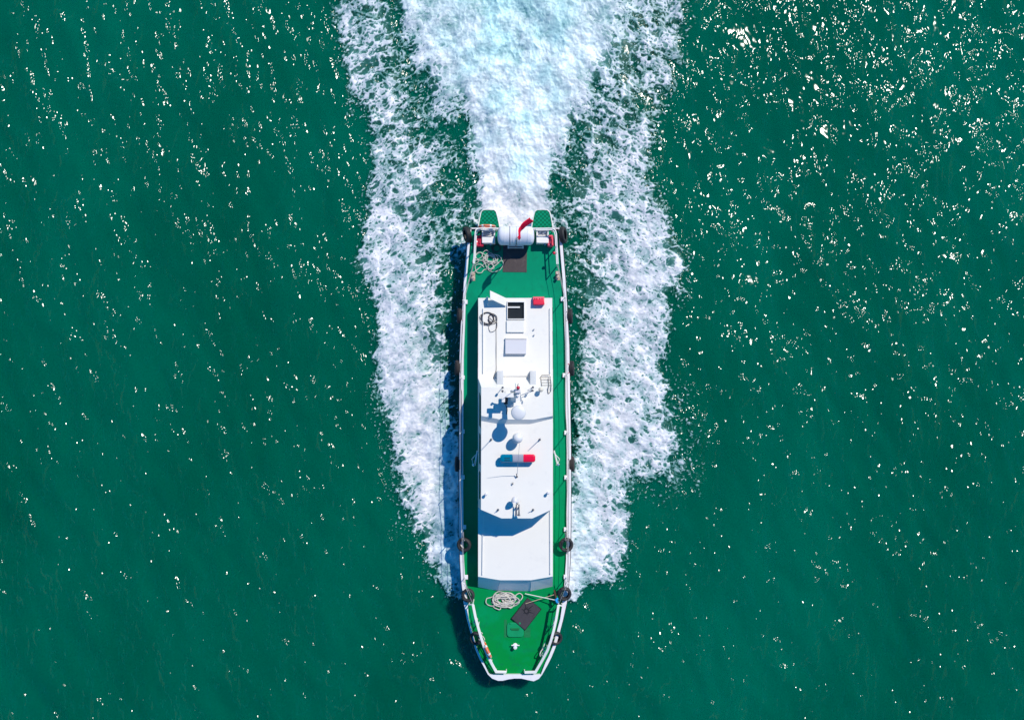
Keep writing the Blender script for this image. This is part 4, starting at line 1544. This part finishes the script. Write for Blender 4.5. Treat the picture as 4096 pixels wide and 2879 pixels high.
q.build('broom_head', 'brush', brm, bevel=0.01)

# wire ladder on the roof
ld = thing('roof_ladder', Q(3, 1660, 260, LZ), 'small white wire ladder lying on the cabin roof by the cream dome', 'ladder')
q = MB()
def lz(v):
    return LZ + 0.07 + max(0.0, v - 235) / 147 * (WZ - LZ)


q.tube([Q(3, 1590, 360, lz(360)), Q(3, 1574, 235, lz(235)), Q(3, 1572, 200, lz(0)), Q(3, 1590, 172, lz(0)), Q(3, 1718, 172, lz(0)), Q(3, 1738, 200, lz(0)), Q(3, 1742, 235, lz(235)), Q(3, 1755, 360, lz(360))], 0.012, 6)
q.build('side_frame', 'wiregrey', ld)
for v in (212, 258, 302, 350):
    q = MB()
    q.tube([Q(3, 1578, v, lz(v)), Q(3, 1748, v, lz(v))], 0.010, 6)
    q.build('rung', 'wiregrey', ld)
q = MB()
q.tube([Q(3, 1700, 230, LZ + 0.12), Q(3, 1712, 340, lz(340) + 0.06), Q(3, 1705, 384, UZ + 0.03), Q(3, 1695, 440, UZ + 0.02), Q(3, 1705, 492, UZ + 0.02), Q(3, 1745, 450, UZ + 0.02), Q(3, 1750, 384, UZ + 0.03), Q(3, 1752, 350, lz(350) + 0.05)], 0.011, 6, smooth=5)
q.build('lanyard', 'cable', ld)

# red storage box on the roof edge
rb = thing('storage_box', Q(2, 1538, 235, LZ), 'bright red plastic box with a ribbed lid at the aft edge of the cabin roof', 'box')
q = MB()
A = [Q(2, 1440, 300, LZ + 0.19), Q(2, 1640, 300, LZ + 0.19), Q(2, 1632, 205, LZ + 0.17), Q(2, 1440, 205, LZ + 0.17)]
q.loft([[Vector((p.x, p.y, DZ + LZ + 0.003)) for p in A], A])
q.build('box_body', 'red', rb, bevel=0.03)
q = MB()
A = [Q(2, 1436, 210, LZ + 0.15), Q(2, 1634, 210, LZ + 0.15), Q(2, 1634, 158, LZ + 0.12), Q(2, 1436, 158, LZ + 0.12)]
q.loft([[Vector((p.x, p.y, DZ + LZ + 0.003)) for p in A], A])
for u in (1475, 1510, 1560, 1600):
    q.ball(Q(2, u, 190, LZ + 0.15), 0.032, 10)
q.build('box_lid', 'pink', rb, bevel=0.02)


# fuel cans by the stern rails
def jerry(p, w_, d_, h_, mm, label, shade='black', rz=0.0):
    t_ = thing('fuel_can', p, label, 'fuel can')
    q_ = MB()
    q_.box(p + Vector((0, 0, h_ / 2)), (w_, d_, h_), rz=rz)
    q_.build('can_body', mm, t_, bevel=0.03)
    q_ = MB()
    top__ = p + Vector((0, 0, h_))
    q_.tube([top__ + Vector((0, -d_ * 0.3, 0)), top__ + Vector((0, -d_ * 0.25, 0.05)), top__ + Vector((0, d_ * 0.1, 0.05)), top__ + Vector((0, d_ * 0.15, 0))], 0.016, 8)
    q_.build('can_handle', mm, t_)
    q_ = MB()
    q_.lathe(top__ + Vector((w_ * 0.1, d_ * 0.34, -0.002)), [(0.032, 0), (0.032, 0.04), (0.01, 0.045)], 12)
    q_.build('can_cap', shade, t_)
    return t_


jerry(Q(1, 520, 640, 0.003), 0.30, 0.44, 0.30, 'darkred', 'dark red fuel can in the shade of the left stern rail', 'red')
jerry(Q(1, 480, 690, 0.003) + Vector((-0.02, 0, 0)), 0.06, 0.2, 0.34, 'pink', 'narrow pink red can wedged against the left stern rail', 'white')
jerry(Q(1, 1735, 640, 0.003), 0.24, 0.44, 0.36, 'pink', 'faded pink fuel can inside the right stern rail', 'red')
rope_thing('fuel_hose', 1, [(1720, 545), (1750, 570), (1765, 620), (1760, 680), (1790, 700), (1835, 620)], 0.013, 'darkred', 0.37, 'dark red hose lying over the faded pink fuel can', 'hose')

# red float on the right stern rail
fo = thing('marker_float', Q(1, 1805, 835, 0.62), 'small round red float hanging on the right stern rail', 'float')
q = MB()
q.ball(Q(1, 1805, 835, 0.66), 0.058, 16)
q.build('float_ball', 'red', fo)
q = MB()
q.tube([Q(1, 1805, 835, 0.70), Q(1, 1840, 838, 0.70), Q(1, 1858, 838, 0.72)], 0.012, 6)
q.build('lanyard', 'darkrope', fo)

# life rings


def life_ring(c, axis_, R_, r_, label, roll=0.0):
    t_ = thing('life_ring', c - Vector((0, 0, R_)), label, 'life ring', 'orange life rings')
    ax_ = Vector(axis_).normalized()
    m3 = ax_.to_track_quat('Z', 'Y').to_matrix()
    q_ = MB()
    N = 40
    q_.tube([c + m3 @ Vector((R_ * math.cos(2 * math.pi * k / N), R_ * math.sin(2 * math.pi * k / N), 0)) for k in range(N)], r_, 12, closed=True)
    q_.build('ring_body', 'orange', t_)
    for k4 in range(6):
        q_ = MB()
        a0 = math.pi / 3 * k4 + roll
        q_.tube([c + m3 @ Vector((R_ * math.cos(a0 + d__), R_ * math.sin(a0 + d__), 0)) for d__ in (-0.13, -0.06, 0, 0.06, 0.13)], r_ + 0.006, 12)
        q_.build('white_band', 'white', t_)
    q_ = MB()
    q_.tube([c + m3 @ Vector(((R_ + r_ + 0.015 + 0.015 * math.cos(8 * 2 * math.pi * k / N)) * math.cos(2 * math.pi * k / N), (R_ + r_ + 0.015 + 0.015 * math.cos(8 * 2 * math.pi * k / N)) * math.sin(2 * math.pi * k / N), 0)) for k in range(N)], 0.008, 6, closed=True)
    q_.build('grab_line', 'rope', t_)
    return t_


pa, pb = Q(6, 585, 725, 0.40), Q(6, 702, 990, 0.40)
dd = (pb - pa)
cen = (pa + pb) / 2
cen.z = DZ + 0.40
life_ring(cen.copy(), dd.cross(Vector((0, 0, DZ + CAMH)) - cen), 0.27, 0.062, 'orange life ring with white bands tied inside the left bow rail', 0.25)
cen = Q(1, 640, 378, 0.40)
life_ring(Vector((cen.x, cen.y, DZ + 0.43)), (0, 1, 0.05), 0.29, 0.05, 'orange life ring hung upright on the stern rail above the swim platform')

# rope bundles tied to the bow rails
rope_thing('rope_bundle', 6, [(405, 290), (450, 280), (480, 330), (430, 340), (410, 380), (470, 360), (490, 410), (440, 420), (420, 350), (450, 300), (490, 400)], 0.017, 'rope', 0.42, 'pinkish rope knotted round the upper left bow rail', 'rope', jitter=0.08)
rope_thing('rope_bundle', 6, [(1820, 280), (1790, 310), (1800, 380), (1780, 420), (1810, 440), (1830, 360)], 0.015, 'rope', 0.38, 'short pale rope tied inside the upper right bow rail', 'rope', jitter=0.08)
rope_thing('rope_bundle', 6, [(1650, 720), (1620, 770), (1600, 830), (1640, 880), (1600, 900), (1570, 960), (1555, 910), (1590, 850), (1660, 800)], 0.020, 'rope', 0.22, 'white rope looped below the right bow rail beside the tyre', 'rope', jitter=0.12)
rope_thing('rope_bundle', 6, [(535, 545), (560, 560), (545, 600), (575, 620), (600, 670), (570, 690), (540, 620), (525, 570)], 0.019, 'rope', 0.36, 'white lashing on the left bow rail next to the life ring', 'rope', jitter=0.06)

# ------------------------------------------------------------------ tyres used as fenders


def tyre_mesh(R_=0.30, w_=0.19, rin=0.175):
    prof = [(rin, -w_ * 0.36), (rin + 0.02, -w_ * 0.44), ((rin + R_) / 2, -w_ * 0.52), (R_ - 0.03, -w_ * 0.46), (R_ - 0.004, -w_ * 0.32)]
    for g in (-0.2, 0.0, 0.2):
        prof += [(R_, w_ * (g - 0.05)), (R_ - 0.012, w_ * (g - 0.03)), (R_ - 0.012, w_ * (g + 0.03)), (R_, w_ * (g + 0.05))]
    prof += [(R_ - 0.004, w_ * 0.32), (R_ - 0.03, w_ * 0.46), ((rin + R_) / 2, w_ * 0.52), (rin + 0.02, w_ * 0.44), (rin, w_ * 0.36)]
    prof += [(rin + 0.012, w_ * 0.30), (R_ - 0.04, w_ * 0.30), (R_ - 0.03, 0), (R_ - 0.04, -w_ * 0.30), (rin + 0.012, -w_ * 0.30)]
    n_ = 44
    mb = MB()
    rings = [[Vector((rr * math.cos(2 * math.pi * k / n_), rr * math.sin(2 * math.pi * k / n_), z)) for k in range(n_)] for rr, z in prof]
    rings.append(rings[0])
    mb.loft(rings, cap=False)
    return mb


tyre_me = {}


def tyre(c, axis_, size, mm, label, rope_to, ropem='thinrope'):
    """c = centre in world, axis_ = axle direction, size = outer radius"""
    t_ = thing('tyre', c, label, 'tyre', 'tyres hung along the hull as fenders')
    ax_ = Vector(axis_).normalized()
    rot = ax_.to_track_quat('Z', 'Y')
    mb = tyre_mesh(size, 0.19 * size / 0.3, 0.175 * size / 0.3)
    mb.v = [rot @ v + c for v in mb.v]
    mb.build('tyre_casing', mm, t_, ang=40)
    for rt in rope_to:
        q_ = MB()
        near = c + (rt - c).normalized() * size * 0.8
        q_.tube([rt, rt.lerp(near, 0.5) + Vector((0, 0, 0.03)), near, near + Vector((0, 0, -0.12)), near + Vector((0.03, 0.02, 0.05))], 0.012, 6, smooth=4)
        q_.build('tie_rope', ropem, t_)
    return t_


def hang(i, u, v, side, mm, label, size=0.31, rm='thinrope', tilt=0.12, out=0.0):
    """tyre hanging on edge against the hull side"""
    z = -0.12
    c = Q(i, u, v, z)
    rt1 = Q(i, (u + 60) if side < 0 else (u - 60), v - 85, GZ + 0.02)
    rt2 = Q(i, (u + 60) if side < 0 else (u - 60), v + 85, GZ + 0.02)
    return tyre(c, (side, 0.03, tilt), size, mm, label, [rt1, rt2], rm)


def lie(i, u, v, z, axis_, size, mm, label, ro, rm='thinrope'):
    c = Q(i, u, v, z)
    return tyre(c, axis_, size, mm, label, [Q(i, a_, b_, zz) for a_, b_, zz in ro], rm)


lie(1, 297, 515, 0.10, (-0.93, -0.27, 0.28), 0.33, 'rubber', 'black tyre standing tilted at the left stern corner', [(370, 400, 0.1)])
lie(1, 1962, 520, 0.10, (0.95, 0.05, 0.33), 0.33, 'rubber', 'black tyre standing tilted at the right stern corner', [(1880, 430, 0.1)])
hang(2, 165, 490, -1, 'wornrubber', 'brown dusty tyre on the left side with red ties near the cabin end', rm='redrope')
hang(2, 128, 1390, -1, 'wornrubber', 'worn brown tyre on the left side tied with dark cord by the mast', rm='darkrope')
hang(4, 130, 325, -1, 'wornrubber', 'brown tyre hanging on the left side beside the light bar', rm='darkrope')
hang(2, 2080, 495, 1, 'rubber', 'black tyre on the right side level with the roof hatch')
hang(2, 2108, 1400, 1, 'rubber', 'black tyre on the right side with a red tie near the mast', rm='redrope')
hang(4, 2112, 322, 1, 'wornrubber', 'brown tyre hanging on the right side beside the light bar', rm='darkrope')
lie(5, 243, 335, 0.28, (-0.22, -0.05, 1), 0.285, 'rubber', 'tyre lying over the left gunwale beside the blue shadow of the wheelhouse', [(232, 120, 0.7)])
lie(5, 2012, 338, 0.30, (0.18, -0.05, 1), 0.285, 'rubber', 'tyre lying over the right gunwale beside the fore end of the wheelhouse', [(1995, 130, 0.7)])
lie(5, 312, 1212, 0.28, (-0.15, 0.1, 1), 0.265, 'rubber', 'tyre lying flat on the left gunwale at the aft end of the bow rail', [(262, 960, 0.5)])
lie(5, 1982, 1185, 0.34, (0.12, -0.2, 1), 0.28, 'rubber', 'tyre stacked on the right gunwale above the blue mop head', [(2010, 900, 0.7)])
lie(6, 452, 655, 0.12, (-0.35, -0.05, 1), 0.265, 'rubber', 'rope filled tyre outside the left bow rail near the life ring', [(530, 600, 0.45), (540, 700, 0.45)], 'rope')
lie(6, 1835, 655, 0.14, (0.35, -0.1, 1), 0.265, 'rubber', 'tyre outside the right bow rail where the gunwale narrows', [(1760, 640, 0.45)])
# loose lines lying along the gunwales
for i_, (side, pts) in enumerate(((-1, [(2, 225, 620), (2, 200, 900), (2, 205, 1100), (3, 185, 330), (3, 205, 520), (3, 195, 900), (4, 200, 200), (4, 205, 520)]), (1, [(2, 2000, 500), (2, 2000, 900), (2, 2005, 1400), (3, 2000, 700), (4, 2045, 80), (4, 2035, 700), (4, 2020, 1200), (5, 2030, 500)]))):
    q = MB()
    P3 = [Q(a_, u, v, GZ) + Vector((0, 0, 0.012)) for a_, u, v in pts]
    q.tube(P3, 0.010, 6, smooth=6)
    tag(q.build('mooring_line', 'darkrope' if side < 0 else 'thinrope', base=P3[3].copy()), 'thin dark line laid along the left gunwale between the tyres' if side < 0 else 'thin pale line laid along the right gunwale between the tyres', 'rope')
